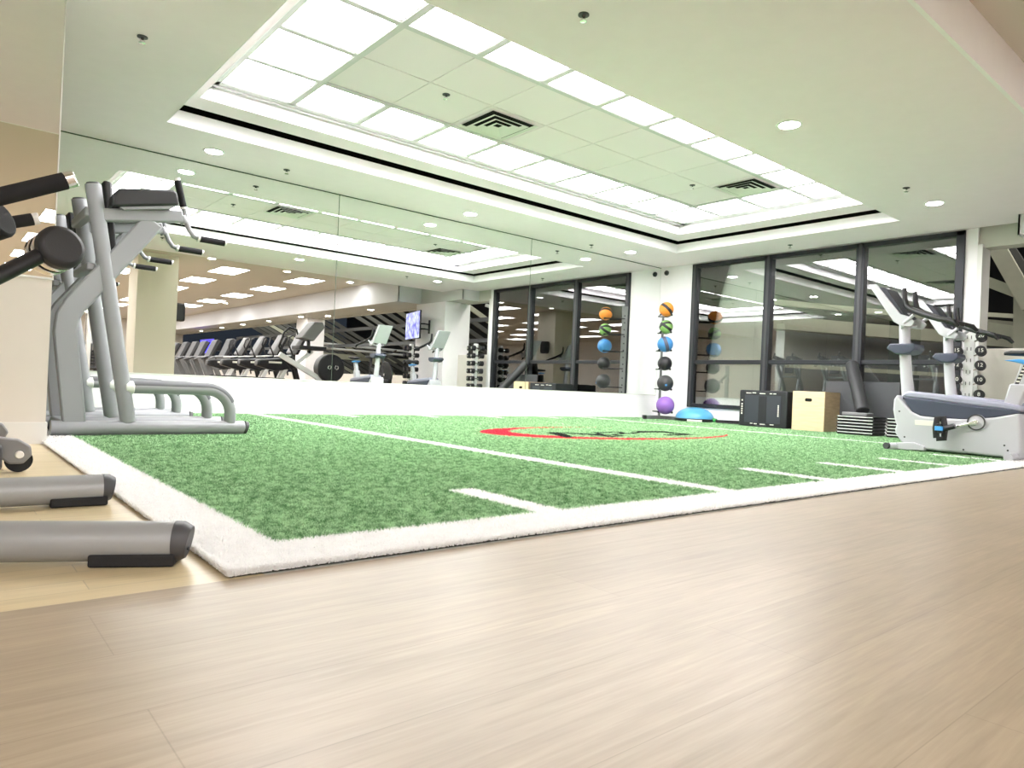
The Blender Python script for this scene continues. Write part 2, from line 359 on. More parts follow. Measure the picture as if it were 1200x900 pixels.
# gym ceiling, step and soffit
b=MB(); b.box((-7,-24,HG),(XW,1.6,HG+.1)); struct(b.build('ceiling_gym','gym_ceil',smooth=0),'tan ceiling of the gym behind')
b=MB(); b.box((-7,1.592,H-.001),(XW,1.62,HG)); struct(b.build('trim_7','white',smooth=0),'white ceiling step face')
b=MB(); b.prism([(8.95,-24),(8.95,.62),(9.62,.62),(9.62,2.45),(XW+.06,2.45),(XW+.06,-24)],'z',2.478,2.49); 
struct(b.build('ceiling_soffit','greyface',smooth=0),'lowered soffit along the atrium side')
b=MB(); w=.02
b.box((8.94,-24,2.474),(8.96,.63,HG)); b.box((8.94,.61,2.474),(9.63,.63,HG)); b.box((9.61,.61,2.474),(9.63,2.46,HG)); b.box((9.61,2.44,2.474),(XW+.06,2.46,H+.1))
struct(b.build('trim_8','fascia',smooth=0),'white fascia of the lowered soffit')
# downlights
def downlight(x,y,z,lab,grp='round recessed downlights'):
    r=root('downlight',(x,y,z),lab,'ceiling light',grp)
    MB().lathe([(.001,-.006),(.075,-.006),(.08,-.003),(.08,.0)],(x,y,z),24).build('lens','down',r,smooth=40)
    MB().lathe([(.08,-.001),(.082,-.008),(.10,-.006),(.104,0)],(x,y,z),24).build('trim_ring','white',r,smooth=40)
downlight(5.355,2.979,H,'round downlight right of the tray, middle of the near ceiling strip')
downlight(8.531,2.975,H,'round downlight above the exercise bikes, farthest right')
downlight(2.139,7.43,H,'leftmost round downlight close to the mirror wall')
downlight(5.40,7.45,H,'middle round downlight close to the mirror wall')
downlight(8.60,7.43,H,'rightmost round downlight close to the mirror wall, before the corner')
for i,(x,y) in enumerate([(4.8,-.6),(6.66,-.88),(8.18,-10.33),(8.5,-1.16)]):
    downlight(x,y,HG,'round downlight in the tan ceiling, mirrored, %s'%['left of the tan light troffers','between two light troffers','far down the room','right of the light troffers'][i],'downlights in the gym ceiling')
for i,(x,y) in enumerate([(9.6,-2),(9.75,-5.1),(9.4,-6.4),(9.5,-9.5),(9.55,-12.4),(9.7,-15.5),(9.9,-19.2)]):
    downlight(x,y,2.478,'%s downlight of the grey soffit counted from the right, seen in the mirror'%ORD[i],'downlights in the soffit')
k=0
for i,x in enumerate((-4.1,-2.15,-.25,1.7,3.67,5.65,7.62)):
    for j,y in enumerate((-2.1,-4.7,-7.4,-10.1,-12.8,-15.5,-18.2,-20.9)):
        lightpanel(x-.33,x+.33,y-.62,y+.62,HG-.012,'light troffer in the tan ceiling, %s row back, %s column'%(ORD[j],ORD[i]),'troffer','light_troffer','light troffers of the gym ceiling')
# sprinklers
def sprinkler(x,y,z,lab):
    r=root('sprinkler_head',(x,y,z),lab,'sprinkler','ceiling sprinkler heads')
    MB().lathe([(.034,.004),(.034,-.006),(.012,-.008),(.009,-.02)],(x,y,z),16).build('escutcheon','cap',r)
    q=MB(); q.tube([(x-.012,y,z-.018),(x-.014,y,z-.032),(x,y,z-.042),(x+.014,y,z-.032),(x+.012,y,z-.018)],.003,6)
    q.lathe([(.001,-.046),(.022,-.044),(.022,-.041),(.001,-.041)],(x,y,z),12); q.build('deflector','chrome',r)
for x,y,z,l in [(1.027,5.282,H,'sprinkler head in the ceiling left of the light tray'),(2.943,2.991,H,'sprinkler head at the top middle, near ceiling strip'),(7.745,2.974,H,'sprinkler head left of the bikes downlight'),
    (2.914,7.463,H,'sprinkler head near the mirror wall, left one'),(9.597,5.245,H,'sprinkler head above the window'),(7.812,7.547,H,'sprinkler head near the mirror wall, right one'),
    (3.40,5.13,3.0,'sprinkler head inside the tray beside the left vent'),(7.02,5.13,3.0,'sprinkler head inside the tray before the right vent')]: sprinkler(x,y,z,l)
# security camera on the wall
r=root('security_camera',(XW-.03,7.80,2.61),'small black dome camera high on the white wall','camera')
MB().lathe([(.045,0),(.045,-.02),(.03,-.022)],(XW,7.80,2.61),20,'x').build('mount','cap',r); MB().sph((XW-.025,7.80,2.61),.034).build('dome','bdark',r)
# ------------------------------------------------------------------ window frame and panes
wf=MB(); d0,d1=XW-.035,XW+.10
wf.box((d0,WY0,WZ1-.065),(d1,WY1,WZ1)); wf.box((d0,WY0,WZ0),(d1,WY1,WZ0+.065)); wf.box((d0,WY0,WZ0),(d1,WY0+.10,WZ1)); wf.box((d0,WY1-.10,WZ0),(d1,WY1,WZ1))
mull=[5.82,4.41]
for y in mull: wf.box((d0,y-.062,WZ0),(d1,y+.062,WZ1))
wf.box((d0+.02,WY0,.985),(d1,WY1,1.05))
win=bpy.data.objects.new('window_1',None); C.objects.link(win); win.location=(XW,5.2,WZ0); struct(win,'dark framed interior window of three bays')
wf.build('window_frame','frame',win,bevel=.006,smooth=30)
gl=MB()
for y in mull+[WY1-.05]: gl.box((d0-.006,y-.02,WZ0+.01),(d0+.002,y+.02,WZ1-.01))
gl.build('glazing_bead','cap',win)
ys=[WY0+.1]+[mull[1]-.06,mull[1]+.06,mull[0]-.06,mull[0]+.06]+[WY1-.1]
for i in range(3):
    for (z0,z1) in ((WZ0+.06,.99),(1.045,WZ1-.06)):
        MB().box((XW+.02,ys[2*i],z0),(XW+.028,ys[2*i+1],z1)).build('pane','glass',win,smooth=0)
# glazing towards the back of the room
# ------------------------------------------------------------------ atrium outside the glass
b=MB(); b.box((XW+.034,5.883,WZ0+.06),(XW+.095,7.134,WZ1-.06)); struct(b.build('wall_infill','extgreen',smooth=0),'pale panel right behind the left window bay')
dirb=Vector((.92,-.39,0))
def ext(name,p,q,w,h,m='extbeam',up=(0,0,1),lab=None):
    o=MB().bar(p,q,w,h,up).build(name,m,smooth=0); struct(o,lab); return o
P0=hit(1000,386,X=13); ext('beam_atrium',P0-dirb*1.9,P0+dirb*7,.25,.23,lab='pale beam crossing the dark atrium')
P1=hit(1000,363,X=13.4); ext('beam_atrium',P1-dirb*2.3,P1+dirb*7,.12,.10,lab='thin pale beam above the thick one in the atrium')
P2=hit(1000,433,X=12.2); ext('beam_atrium',P2-dirb*1.4,P2+dirb*7,.05,.07,'extbeam',lab='pale handrail in the atrium')
nb=Vector((.39,.92,0))
b=MB(); c=hit(1000,425,X=14.2); b.obox(c+Vector((0,0,-.75))+dirb*1.5,(5,.05,1.45),Matrix((dirb,nb,Vector((0,0,1)))).transposed()); struct(b.build('wall_atrium_far','extgrey',smooth=0),'grey wall across the atrium')
# trusses seen through the right opening
def pxbeam(a,b_,X,w,h,m='extbeam'): return ext('beam_atrium',hit(*a,X=X),hit(*b_,X=X+.02),w,h,m,lab='atrium truss member')
pxbeam((1146,326),(1215,352),12.6,.10,.15); pxbeam((1166,286),(1208,360),12.4,.12,.22); pxbeam((1180,284),(1222,350),12.9,.12,.12,'extdark')
pxbeam((1146,368),(1195,371),13.3,.06,.07); pxbeam((1146,382),(1230,396),12.8,.12,.18)
pxbeam((1197,340),(1195,470),12.7,.16,.16)
pxbeam((1120,299),(1166,293),12.6,.08,.05)
# sloping rafters outside the low glazing (seen mirrored)
for k in range(24):
    y=.2-k*.72
    if abs(y+7.2)<.6: continue
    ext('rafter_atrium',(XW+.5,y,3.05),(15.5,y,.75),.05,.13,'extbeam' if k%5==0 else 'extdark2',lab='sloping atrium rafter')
for k,z in enumerate((2.0,1.45)): ext('beam_atrium',(11.2,-18,z+.2),(11.2,2.6,z+.2),.10,.10,'extgrey',lab='long purlin of the atrium')
for z,y in ((1.74,-8.0),(1.58,-8.0)): 
    o=MB().cyl((10.6,y,z),(17,y,z-.1),.045,12).build('pipe_atrium','bright'); struct(o,'white pipe rail in the atrium')
ext('beam_atrium',(10.6,-9.2,1.36),(17,-9.2,1.3),.1,.2,'extbeam',lab='pale atrium beam behind the pipes')
ext('beam_atrium',(10.5,2.2,2.45),(12.4,2.3,2.05),.07,.07,'bright',lab='bright atrium strut')
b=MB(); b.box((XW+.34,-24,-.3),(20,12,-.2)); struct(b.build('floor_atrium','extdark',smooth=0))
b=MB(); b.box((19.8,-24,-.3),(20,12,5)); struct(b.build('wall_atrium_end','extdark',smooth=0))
for k_,(x_,y_) in enumerate(((14.5,4.5),(14.5,-3),(14.5,-11))):
    L_=bpy.data.lights.new('atrium_fill','AREA'); L_.size=1.5; L_.energy=55; L_.color=(1,.97,.88); o_=bpy.data.objects.new('atrium_fill',L_); C.objects.link(o_); o_.location=(x_-2.2,y_-1,5.2); o_.rotation_euler=(0,math.radians(12),0)  # unseen fill lights added to brighten the beams outside, no fixtures there
# ================================================================== TURF
tr=root('artificial_turf',(5,4.8,0),'green artificial turf field with white borders and yard lines','artificial turf')
TX0,TX1,TY0,TY1=.524,9.95,1.567,YM-.012
def bmat(name,col,dk,tl=.3):
    m=bpy.data.materials.new(name); m.use_nodes=True; n=m.node_tree.nodes; l=m.node_tree.links; b=n['Principled BSDF']
    b.inputs['Roughness'].default_value=.6; b.inputs['Specular IOR Level'].default_value=.3
    tc=n.new('ShaderNodeTexCoord'); t=n.new('ShaderNodeTexNoise'); t.inputs['Scale'].default_value=230; t.inputs['Detail'].default_value=3
    l.new(tc.outputs['Object'],t.inputs['Vector']); t3=n.new('ShaderNodeTexNoise'); t3.inputs['Scale'].default_value=35; t3.inputs['Detail'].default_value=3; l.new(tc.outputs['Object'],t3.inputs['Vector'])
    ad=n.new('ShaderNodeMath'); ad.operation='ADD'; l.new(t.outputs['Fac'],ad.inputs[0]); l.new(t3.outputs['Fac'],ad.inputs[1])
    r=n.new('ShaderNodeMapRange'); r.inputs['From Min'].default_value=.84; r.inputs['From Max'].default_value=1.14; l.new(ad.outputs[0],r.inputs['Value'])
    mx=n.new('ShaderNodeMix'); mx.data_type='RGBA'; mx.inputs['A'].default_value=(*dk,1); mx.inputs['B'].default_value=(*col,1); l.new(r.outputs['Result'],mx.inputs['Factor'])
    l.new(mx.outputs['Result'],b.inputs['Base Color'])
    tr_=n.new('ShaderNodeBsdfTranslucent'); l.new(mx.outputs['Result'],tr_.inputs['Color']); ms=n.new('ShaderNodeMixShader'); ms.inputs[0].default_value=tl
    l.new(b.outputs[0],ms.inputs[1]); l.new(tr_.outputs[0],ms.inputs[2]); l.new(ms.outputs[0],n['Material Output'].inputs[0]); return m
M['tgreen']=bmat('turf_green',(.52,.77,.46),(.07,.20,.07),.18); M['twhite']=bmat('turf_white',(.95,.95,.94),(.90,.90,.89),.45); M['tred']=bmat('turf_red',(.85,.06,.10),(.7,.03,.06)); M['tblack']=bmat('turf_black',(.02,.03,.025),(.01,.012,.01))
base=MB(); base.box((TX0+.004,TY0+.004,0),(TX1,TY1,.008)); base.build('turf_backing',mat('turf_backing',(.03,.035,.025),.9),tr,smooth=0)
LW=.062
lines=[('r',2.826-LW,1.75,2.826+LW,TY1),('r',8.02-.05,1.75,8.02+.05,TY1)]
for x in (1.705,3.81,4.79,5.76,6.85): lines.append(('r',x-LW,1.75,x+LW,2.335))
for x in (3.87,5.03,6.07,7.18): lines.append(('r',x-LW,7.42,x+LW,TY1))
BI=(.714,1.794)
# logo geometry: red crescent ring and slanted black letters
LC=np.array([5.62,4.88]); 
def in_ellipse(x,y,c,a,b_,rot=0):
    dx,dy=x-c[0],y-c[1]; cr,sr=math.cos(rot),math.sin(rot); u=dx*cr+dy*sr; v=-dx*sr+dy*cr
    return (u/a)**2+(v/b_)**2<1
LOGO_R=-.02
def logo_red(x,y): return in_ellipse(x,y,(5.55,4.90),1.66,.80,LOGO_R)&~in_ellipse(x,y,(5.76,4.93),1.50,.725,LOGO_R)&(x<6.95)
def poly_in(x,y,P):
    ins=np.zeros(x.shape,bool); n=len(P)
    for i in range(n):
        (xa,ya),(xb,yb)=P[i],P[(i+1)%n]
        c=((ya>y)!=(yb>y))&(x<(xb-xa)*(y-ya)/(yb-ya+1e-12)+xa); ins^=c
    return ins
def fl(*px): return [tuple(hit(x,y,Z=.014).xy) for x,y in px]
LET=[fl((640,507.4),(652,507.2),(664,509.5),(673,513.2),(664,513.9),(656,512)),fl((652,507.2),(700,509.4),(724,512.3),(719,512.9),(690,510.4),(660,508.4)),
 fl((690,507.2),(727,506.6),(737,509.2),(716,510.2),(718,509.2),(727,508.7),(723,507.4),(697,508)),
 fl((697,508),(703,508),(709,509.7),(738,511.6),(712,512.8),(708,511.9),(724,511.3),(700,509.4)),
 fl((736,505.8),(775,505.9),(816,510.2),(786,511.2),(776,509.9),(797,509.7),(773,507.2),(750,507.8),(742,509.2),(732,508.9),(747,506.7))]
def classify(x,y):
    c=np.zeros(x.shape,int)       # 0 green 1 white border 2 lines 3 red 4 black
    for _,a,b_,c_,d in lines: c[(x>a)&(x<c_)&(y>b_)&(y<d)]=2
    c[logo_red(x,y)]=3
    for P in LET: c[poly_in(x,y,P)]=4
    c[(x<BI[0])|(y<BI[1])]=1
    return c
# under-pile surface: grid coloured by class, one mesh per class
nx,ny=940,640
gx=np.linspace(TX0,TX1,nx+1); gy=np.linspace(TY0,TY1,ny+1); cx=(gx[1:]+gx[:-1])/2; cy=(gy[1:]+gy[:-1])/2
XX,YY=np.meshgrid(cx,cy,indexing='ij'); CL=classify(XX,YY)
names=['green_pile_bed','white_border_bed','yard_line_bed','red_logo_bed','black_logo_bed']; mats=['tgreen','twhite','twhite','tred','tblack']
def quads(name,sel,m,z=.0105):
    me=bpy.data.meshes.new(name); I,J=np.nonzero(sel); n=len(I)
    v=np.empty((n,4,3),np.float32)
    v[:,0]=np.stack([gx[I],gy[J],np.full(n,z)],1); v[:,1]=np.stack([gx[I+1],gy[J],np.full(n,z)],1); v[:,2]=np.stack([gx[I+1],gy[J+1],np.full(n,z)],1); v[:,3]=np.stack([gx[I],gy[J+1],np.full(n,z)],1)
    v=v.reshape(-1,3)-np.array([5,4.8,0],np.float32)
    me.vertices.add(n*4); me.vertices.foreach_set('co',v.ravel()); me.loops.add(n*4); me.loops.foreach_set('vertex_index',np.arange(n*4,dtype=np.int32))
    me.polygons.add(n); me.polygons.foreach_set('loop_start',np.arange(0,n*4,4,dtype=np.int32)); me.update(); me.validate()
    me.materials.append(M[m]); o=bpy.data.objects.new(name,me); C.objects.link(o); o.parent=tr; return o
for k in range(1,5): quads(names[k],CL==k,mats[k])
quads(names[0],CL==0,mats[0])
# pile
def blades(area_cells):
    out=[]
    for (x0,x1,y0,y1) in area_cells:
        d=max(1.5,math.hypot((x0+x1)/2,(y0+y1)/2)); n=int(105000*(1.5/d)**1.75*(x1-x0)*(y1-y0))
        if n<1: continue
        p=np.stack([rng.uniform(x0,x1,n),rng.uniform(y0,y1,n),np.full(n,d)],1); out.append(p)
    return np.concatenate(out)
cells=[]
S=.2
x=TX0
while x<TX1:
    y=TY0
    while y<TY1:
        cells.append((x,min(x+S,TX1),y,min(y+S,TY1))); y+=S
    x+=S
Bp=blades(cells); cl=classify(Bp[:,0],Bp[:,1])
pn=['green_pile','white_border_pile','yard_line_pile','red_logo_pile','black_logo_pile']
for k in range(5):
    p=Bp[cl==k]; n=len(p)
    if not n: continue
    d=p[:,2]; w=np.maximum(.0016,.0009*d)*rng.uniform(.8,1.3,n); h=.010+.006*rng.random(n)+.0006*d
    a=rng.uniform(0,2*PI,n); la=rng.uniform(0,2*PI,n); ln=rng.uniform(.2,.9,n)*h
    ux,uy=np.cos(a)*w,np.sin(a)*w
    v=np.empty((n,3,3),np.float32)
    v[:,0]=np.stack([p[:,0]-ux,p[:,1]-uy,np.full(n,.011)],1); v[:,1]=np.stack([p[:,0]+ux,p[:,1]+uy,np.full(n,.011)],1)
    v[:,2]=np.stack([p[:,0]+np.cos(la)*ln,p[:,1]+np.sin(la)*ln,.012+h*.75],1)
    v=v.reshape(-1,3)-np.array([5,4.8,0],np.float32)
    me=bpy.data.meshes.new(pn[k]); me.vertices.add(3*n); me.vertices.foreach_set('co',v.ravel()); me.loops.add(3*n); me.loops.foreach_set('vertex_index',np.arange(3*n,dtype=np.int32))
    me.polygons.add(n); me.polygons.foreach_set('loop_start',np.arange(0,3*n,3,dtype=np.int32)); me.update(); me.validate()
    me.materials.append(M[mats[k]]); o=bpy.data.objects.new(pn[k],me); C.objects.link(o); o.parent=tr; o['kind']='stuff'
# edge lip: fuzzy side of the turf
for nm,(x0,x1,y0,y1,n) in {'border_edge_pile':(TX0-.004,TX1,TY0-.004,TY0+.008,26000),'side_edge_pile':(TX0-.004,TX0+.008,TY0,4.9,14000)}.items():
    px_=rng.uniform(x0,x1,n) if 'side' in nm else TX0+(TX1-TX0)*rng.random(n)**2; py=rng.uniform(y0,y1,n) if 'side' not in nm else y0+(y1-y0)*rng.random(n)**1.5
    a=rng.uniform(0,2*PI,n); ux,uy=np.cos(a)*.002,np.sin(a)*.002; la=rng.uniform(0,2*PI,n); ln=rng.uniform(.0,.009,n); z=rng.uniform(.004,.016,n)
    v=np.empty((n,3,3),np.float32); v[:,0]=np.stack([px_-ux,py-uy,z],1); v[:,1]=np.stack([px_+ux,py+uy,z],1); v[:,2]=np.stack([px_+np.cos(la)*ln,py+np.sin(la)*ln,z+.009],1)
    v=v.reshape(-1,3)-np.array([5,4.8,0],np.float32); me=bpy.data.meshes.new(nm); me.vertices.add(3*n); me.vertices.foreach_set('co',v.ravel()); me.loops.add(3*n); me.loops.foreach_set('vertex_index',np.arange(3*n,dtype=np.int32))
    me.polygons.add(n); me.polygons.foreach_set('loop_start',np.arange(0,3*n,3,dtype=np.int32)); me.update(); me.validate(); me.materials.append(M['twhite']); o=bpy.data.objects.new(nm,me); C.objects.link(o); o.parent=tr; o['kind']='stuff'
# ================================================================== DIP / LEG RAISE STATIONS
def dip_station(Y0,lab):
    r=root('dip_station',(1.1,Y0+.275,.015),lab,'exercise machine','grey leg raise and dip stations'); yc=Y0+.275
    def hp(x,y): p=hit(x,y,Y=5.22); return (p.x,p.z)
    for s in (0,1):
        y=Y0+.55*s
        q=MB(); q.tube([(.60,y,.062),(1.80,y,.062)],.05,18,sx=1.); q.build('base_rail','silver',r,smooth=40)
        q=MB(); q.cyl((1.80,y,.062),(1.822,y,.056),.0505,18); q.build('end_cap','cap',r)
        q=MB(); q.box((.60,y-.045,.012),(1.80,y+.045,.02)); q.build('base_pad','rubber',r)
        # uprights
        a=hp(150,497); t=hp(109,216)
        q=MB(); q.tube([(a[0],y,.10),(t[0],y,t[1])],.040,18,sx=1.2,up=(0,1,0)); q.build('upright','silver',r,smooth=40)
        d=(Vector((t[0],0,t[1]))-Vector((a[0],0,.1))).normalized()
        q=MB(); q.tube([Vector((t[0],y,t[1])),Vector((t[0],y,t[1]))+Vector((d.x*.012,0,d.z*.012))],[.036,.030],18,sx=1.2,up=(0,1,0)); q.build('upright_cap','cap',r)
        # spine
        P=[hp(87,497),hp(76,388),hp(79,371),hp(88,357),hp(150,292),hp(180,259)]
        q=MB(); pts=[(P[0][0]-.0,P[0][1])]+P[1:]
        w=.066
        L=[];R=[]
        for i,p in enumerate(pts):
            p=Vector(p); a_=Vector(pts[max(i-1,0)]); b_=Vector(pts[min(i+1,len(pts)-1)]); dd=(b_-a_).normalized(); nn=Vector((-dd.y,dd.x))
            L.append(p+nn*w); R.append(p-nn*w)
        poly=[tuple(v) for v in L]+[tuple(v) for v in R[::-1]]
        q.prism(poly,'y',y-.027,y+.027); q.build('spine','silver',r,bevel=.012,smooth=30)
        # arm beam
        a=hp(112,252); e=hp(214,254)
        q=MB(); q.bar((a[0],y,a[1]),(e[0],y,e[1]),.06,.085); q.build('arm_beam','silver',r,bevel=.012)
        # arm pad with bracket
        p0=hp(130,236); p1=hp(206,238)
        zc=p0[1]-.02; q=MB(); q.prism([hp(129,244),hp(130,231),hp(137,222.5),hp(200,224.5),hp(205,228),hp(207,242.5)],'y',y-.075,y+.075); q.build('arm_pad','vinyl',r,bevel=.016,seg=3)
        q=MB(); q.prism([hp(138,244),hp(203,242.5),hp(198,246.5),hp(143,247.5)],'y',y-.06,y+.06); q.build('pad_bracket','silver',r,bevel=.003)
        # grip post and handles
        g0=hp(208,212); g1=hp(215,243); g2=hp(219,262); g3=hp(222,270); g4=hp(227,277); g5=hp(234,280); g6=hp(263,285)
        P3=[(g[0],y,g[1]) for g in (g1,g2,g3,g4,g5)]
        q=MB(); q.tube(P3,.017,14); q.cyl((e[0]-.01,y,e[1]),(g2[0]-.01,y,g2[1]),.03,14); q.build('handle_tube','silver',r)
        q=MB(); q.cyl((g0[0],y,g0[1]),(g1[0],y,g1[1]),.023,14); q.build('upright_grip','foam',r)
        q=MB(); q.cyl((g5[0],y,g5[1]),(g6[0],y,g6[1]),.0225,14); q.build('dip_grip','foam',r)
        q=MB()
        for p,dv in ((g0,(-.008,.03)),(g6,(.022,-.004))): q.cyl((p[0],y,p[1]),(p[0]+dv[0]*.6,y,p[1]+dv[1]*.6),.020,14)
        q.cyl((g1[0],y,g1[1]),(g1[0]+.003,y,g1[1]-.014),.026,14); q.cyl((g5[0],y,g5[1]),(g5[0]-.014,y,g5[1]+.002),.026,14)
        q.build('grip_collar','ltcap',r)
        # curved low bar
        s0=hp(152,454); s1=hp(232,455)
        zt=s0[1]; xr=1.70; rad=.17
        pts=[(s0[0],y,zt),(xr-rad,y,zt)]+[tuple(v) for v in arc((xr-rad,y,zt-rad),rad,PI/2,0,8)]+[(xr,y,.10)]
        q=MB(); q.tube(pts,.040,16); q.build('low_bar','silver',r,smooth=50)
        pts2=[(s0[0]+.02,y,zt+.018),(xr-rad,y,zt+.018)]+[tuple(v+Vector((.0,0,0))) for v in arc((xr-rad,y,zt-rad),rad+.018,PI/2,PI*.14,8)]
        q=MB(); q.tube(pts2,.030,12,sx=1.25); q.build('low_bar_grip',mat('grey_grip',(.13,.135,.145),.6),r,smooth=50)
        q=MB(); q.cyl((s0[0]-.03,y,zt),(s0[0]+.025,y,zt),.044,16); q.build('low_bar_collar','ltcap',r,bevel=.006)
    # cross members and back pad
    q=MB(); p=hp(86,480); q.box((p[0]-.06,Y0,.03),(p[0]+.02,Y0+.55,.11)); q.build('base_crossbar','silver',r,bevel=.01)
    p=hp(118,250); q=MB(); q.bar((p[0]-.06,Y0,p[1]),(p[0]-.06,Y0+.55,p[1]),.06,.06); q.build('upper_crossbar','silver',r,bevel=.01); q=MB(); q.bar((p[0]-.04,Y0,p[1]-.35),(p[0]-.04,Y0+.55,p[1]-.35),.05,.05); q.build('upper_crossbar','silver',r,bevel=.01)
    a=hit(121,219,Y=yc); c=hit(130,303,Y=yc); a=(a.x,a.z); c=(c.x,c.z)
    q=MB(); q.prism([(a[0]-.02,a[1]+.02),(a[0]+.03,a[1]+.015),(c[0]+.015,c[1]),(c[0]-.03,c[1])],'y',yc-.13,yc+.13); q.build('back_pad','vinyl',r,bevel=.015)
    return r
ds=dip_station(5.22,'grey dip and leg raise station with black arm pads, nearer of the two')
dup(ds,(-.03,1.32,0),'grey dip station behind the nearer one, close to the mirror')
# the second station keeps its smaller overlap
# ================================================================== LEFT FOREGROUND MACHINE PARTS
r=root('leg_machine',(0,2.2,0),'silver machine feet and black roller arms at the left edge','exercise machine')
def foot_tube(e,a,rad,f0,f1,name='floor_tube'):
    e.z=a.z=.052; a=e+(a-e)*3; tt=(e-a).normalized(); nn_=Vector((tt.y,-tt.x,0))
    q=MB(); q.tube([a,e],rad,24); q.build(name,'silver2',r,smooth=40)
    q=MB()
    q.tube([e-tt*.004,e+tt*.012,e+tt*.028+Vector((0,0,-.003))],[rad*1.02,rad*1.0,rad*.82],24); q.build('end_cap','cap',r,smooth=45)
    q=MB(); q.cyl(e+tt*.022+nn_*.01+Vector((0,0,.018)),e+tt*.030+nn_*.01+Vector((0,0,.018)),.004,8); q.cyl(e+tt*.022+nn_*.008-Vector((0,0,.016)),e+tt*.030+nn_*.008-Vector((0,0,.016)),.004,8); q.build('bolt','bdark',r)
    q=MB(); cc_=e-tt*(f0+f1)/2; cc_.z=.0155; q.obox(cc_,((f0-f1)/2,.046,.0145),Matrix((tt,nn_,Vector((0,0,1)))).transposed()); q.build('rubber_foot','rubber',r,bevel=.005)
foot_tube(at(207,638,1.645),at(0,639,1.565),.046,.175,-.005)
foot_tube(at(121,572,2.33),at(0,578,2.16),.046,.15,-.01)
q=MB(); q.box((-.9,1.6,.04),(-.8,3.0,.12)); q.bar((-.85,2.3,.1),(-.85,2.3,1.5),.1,.1); q.build('frame','silver2',r,bevel=.01)
# roller arms (black foam grips with chrome ends)
def seg(p,q_,rad,name,m,n=20,b=0): MB().cyl(p,q_,rad,n).build(name,m,r,bevel=b)
g0=at(-40,240,1.72); g1=at(76,212,1.86); g2=at(89,209,1.87)
seg(g0,g1,.0225,'foam_grip','foam'); seg(g1,g2,.0215,'chrome_end','chrome',b=.003)
h0=at(5,262,2.25); h1=at(38,257,2.3); h2=at(46,256,2.31)
seg(h0,h1,.020,'foam_grip','foam'); seg(h1,h2,.0195,'chrome_end','ltcap',b=.003)
k0=at(-30,282,2.05); k1=at(6,236+8,2.05)
a=at(-14,262,2.05); bq=at(4,256,2.05)
MB().cyl(a,bq,.055,24).build('roller_pad','foam',r,bevel=.01); 
c0=at(-60,352,1.75); c1=at(62,292,1.98); seg(c0,c1,.0215,'roller_arm','bdark')
d0=at(56,299,2.02); d1=at(66,293,2.0); d2=at(83,283,1.95); ax=(d2-d0).normalized()
MB().cyl(d0-ax*.01,d0+ax*.018,.060,28).build('roller_hub','chrome',r,bevel=.006); MB().cyl(d0+ax*.018,d0+ax*.030,.059,28).build('roller_band','foam',r,bevel=.004)
MB().cyl(d0+ax*.030,d0+ax*.048,.060,28).build('roller_collar','chrome',r,bevel=.006); MB().cyl(d0+ax*.048,d0+ax*.095,.062,28).build('roller_pad','vinyl',r,bevel=.014)
q=MB(); q.tube([c0,at(-70,300,1.9),at(-80,250,1.9),g0],.03,12); q.bar(at(-80,250,1.9),(-.85,2.3,1.2),.06,.06); q.build('arm_yoke','silver2',r)
# transport wheel bracket of the next machine
r2=root('wheeled_machine',(.2,3.75,0),'dark machine foot with grey wheel bracket beside the cream wall','exercise machine')
q=MB(); q.box((-.6,3.50,.012),(.245,3.60,.125)); q.build('foot_block','cap',r2,bevel=.02,seg=3)
q=MB(); q.prism([(-.6,.20),(.10,.19),(.20,.155),(.30,.14),(.345,.11),(.35,.07),(.32,.035),(.27,.035),(.22,.08),(.14,.135),(-.6,.14)],'y',3.56,3.60); q.build('wheel_bracket','tread',r2,bevel=.008)
q=MB(); q.prism([(-.5,.21),(.18,.195),(.27,.18),(.295,.14),(.28,.11),(.1,.12),(-.5,.12)],'y',3.95,3.99); q.build('wheel_bracket','tread',r2,bevel=.008)
q=MB(); q.cyl((.305,3.575,.05),(.305,3.60,.05),.05,24); q.cyl((.25,3.96,.08),(.25,3.99,.08),.05,24); q.build('transport_wheel','rubber',r2)
q=MB(); q.cyl((.305,3.548,.075),(.305,3.565,.075),.016,14); q.cyl((.245,3.94,.13),(.245,3.955,.13),.014,14); q.build('axle_cap','ltcap',r2,bevel=.003)
# ================================================================== MEDICINE BALL RACK
RX,RY=9.60,7.50; BXY=Vector((9.42,7.295,0))
r=root('ball_rack',(RX,RY,0),'tall grey ball rack in the corner holding six balls','ball rack')
q=MB(); dv=Vector((-.707,-.707,0)); nv=Vector((.707,-.707,0)); up=Vector((0,0,1))
M3=Matrix((dv,nv,up)).transposed()
q.obox((RX,RY,1.02),(.05,.016,.98),M3); q.build('mast','tread',r,bevel=.004)
q=MB()
for k in range(14): q.obox((RX,RY,.2+k*.125),(.011,.0175,.011),M3)
q.build('mast_holes','bdark',r)
q=MB(); 
for s in (-1,1):
    q.bar(Vector((RX,RY,.05))-dv*.0,Vector((RX,RY,.05))+dv*.42+nv*s*.28,.05,.06)
q.bar(Vector((RX,RY,.05))+dv*.15+nv*.3,Vector((RX,RY,.05))+dv*.15-nv*.3,.05,.05); q.build('base_legs','tread',r,bevel=.006)
for s in (-1,1): 
    p=Vector((RX,RY,.05))+dv*.42+nv*s*.28; MB().cyl(p-Vector((0,0,.045)),p+Vector((0,0,.035)),.032,14).build('foot_cap','rubber',r,bevel=.004)
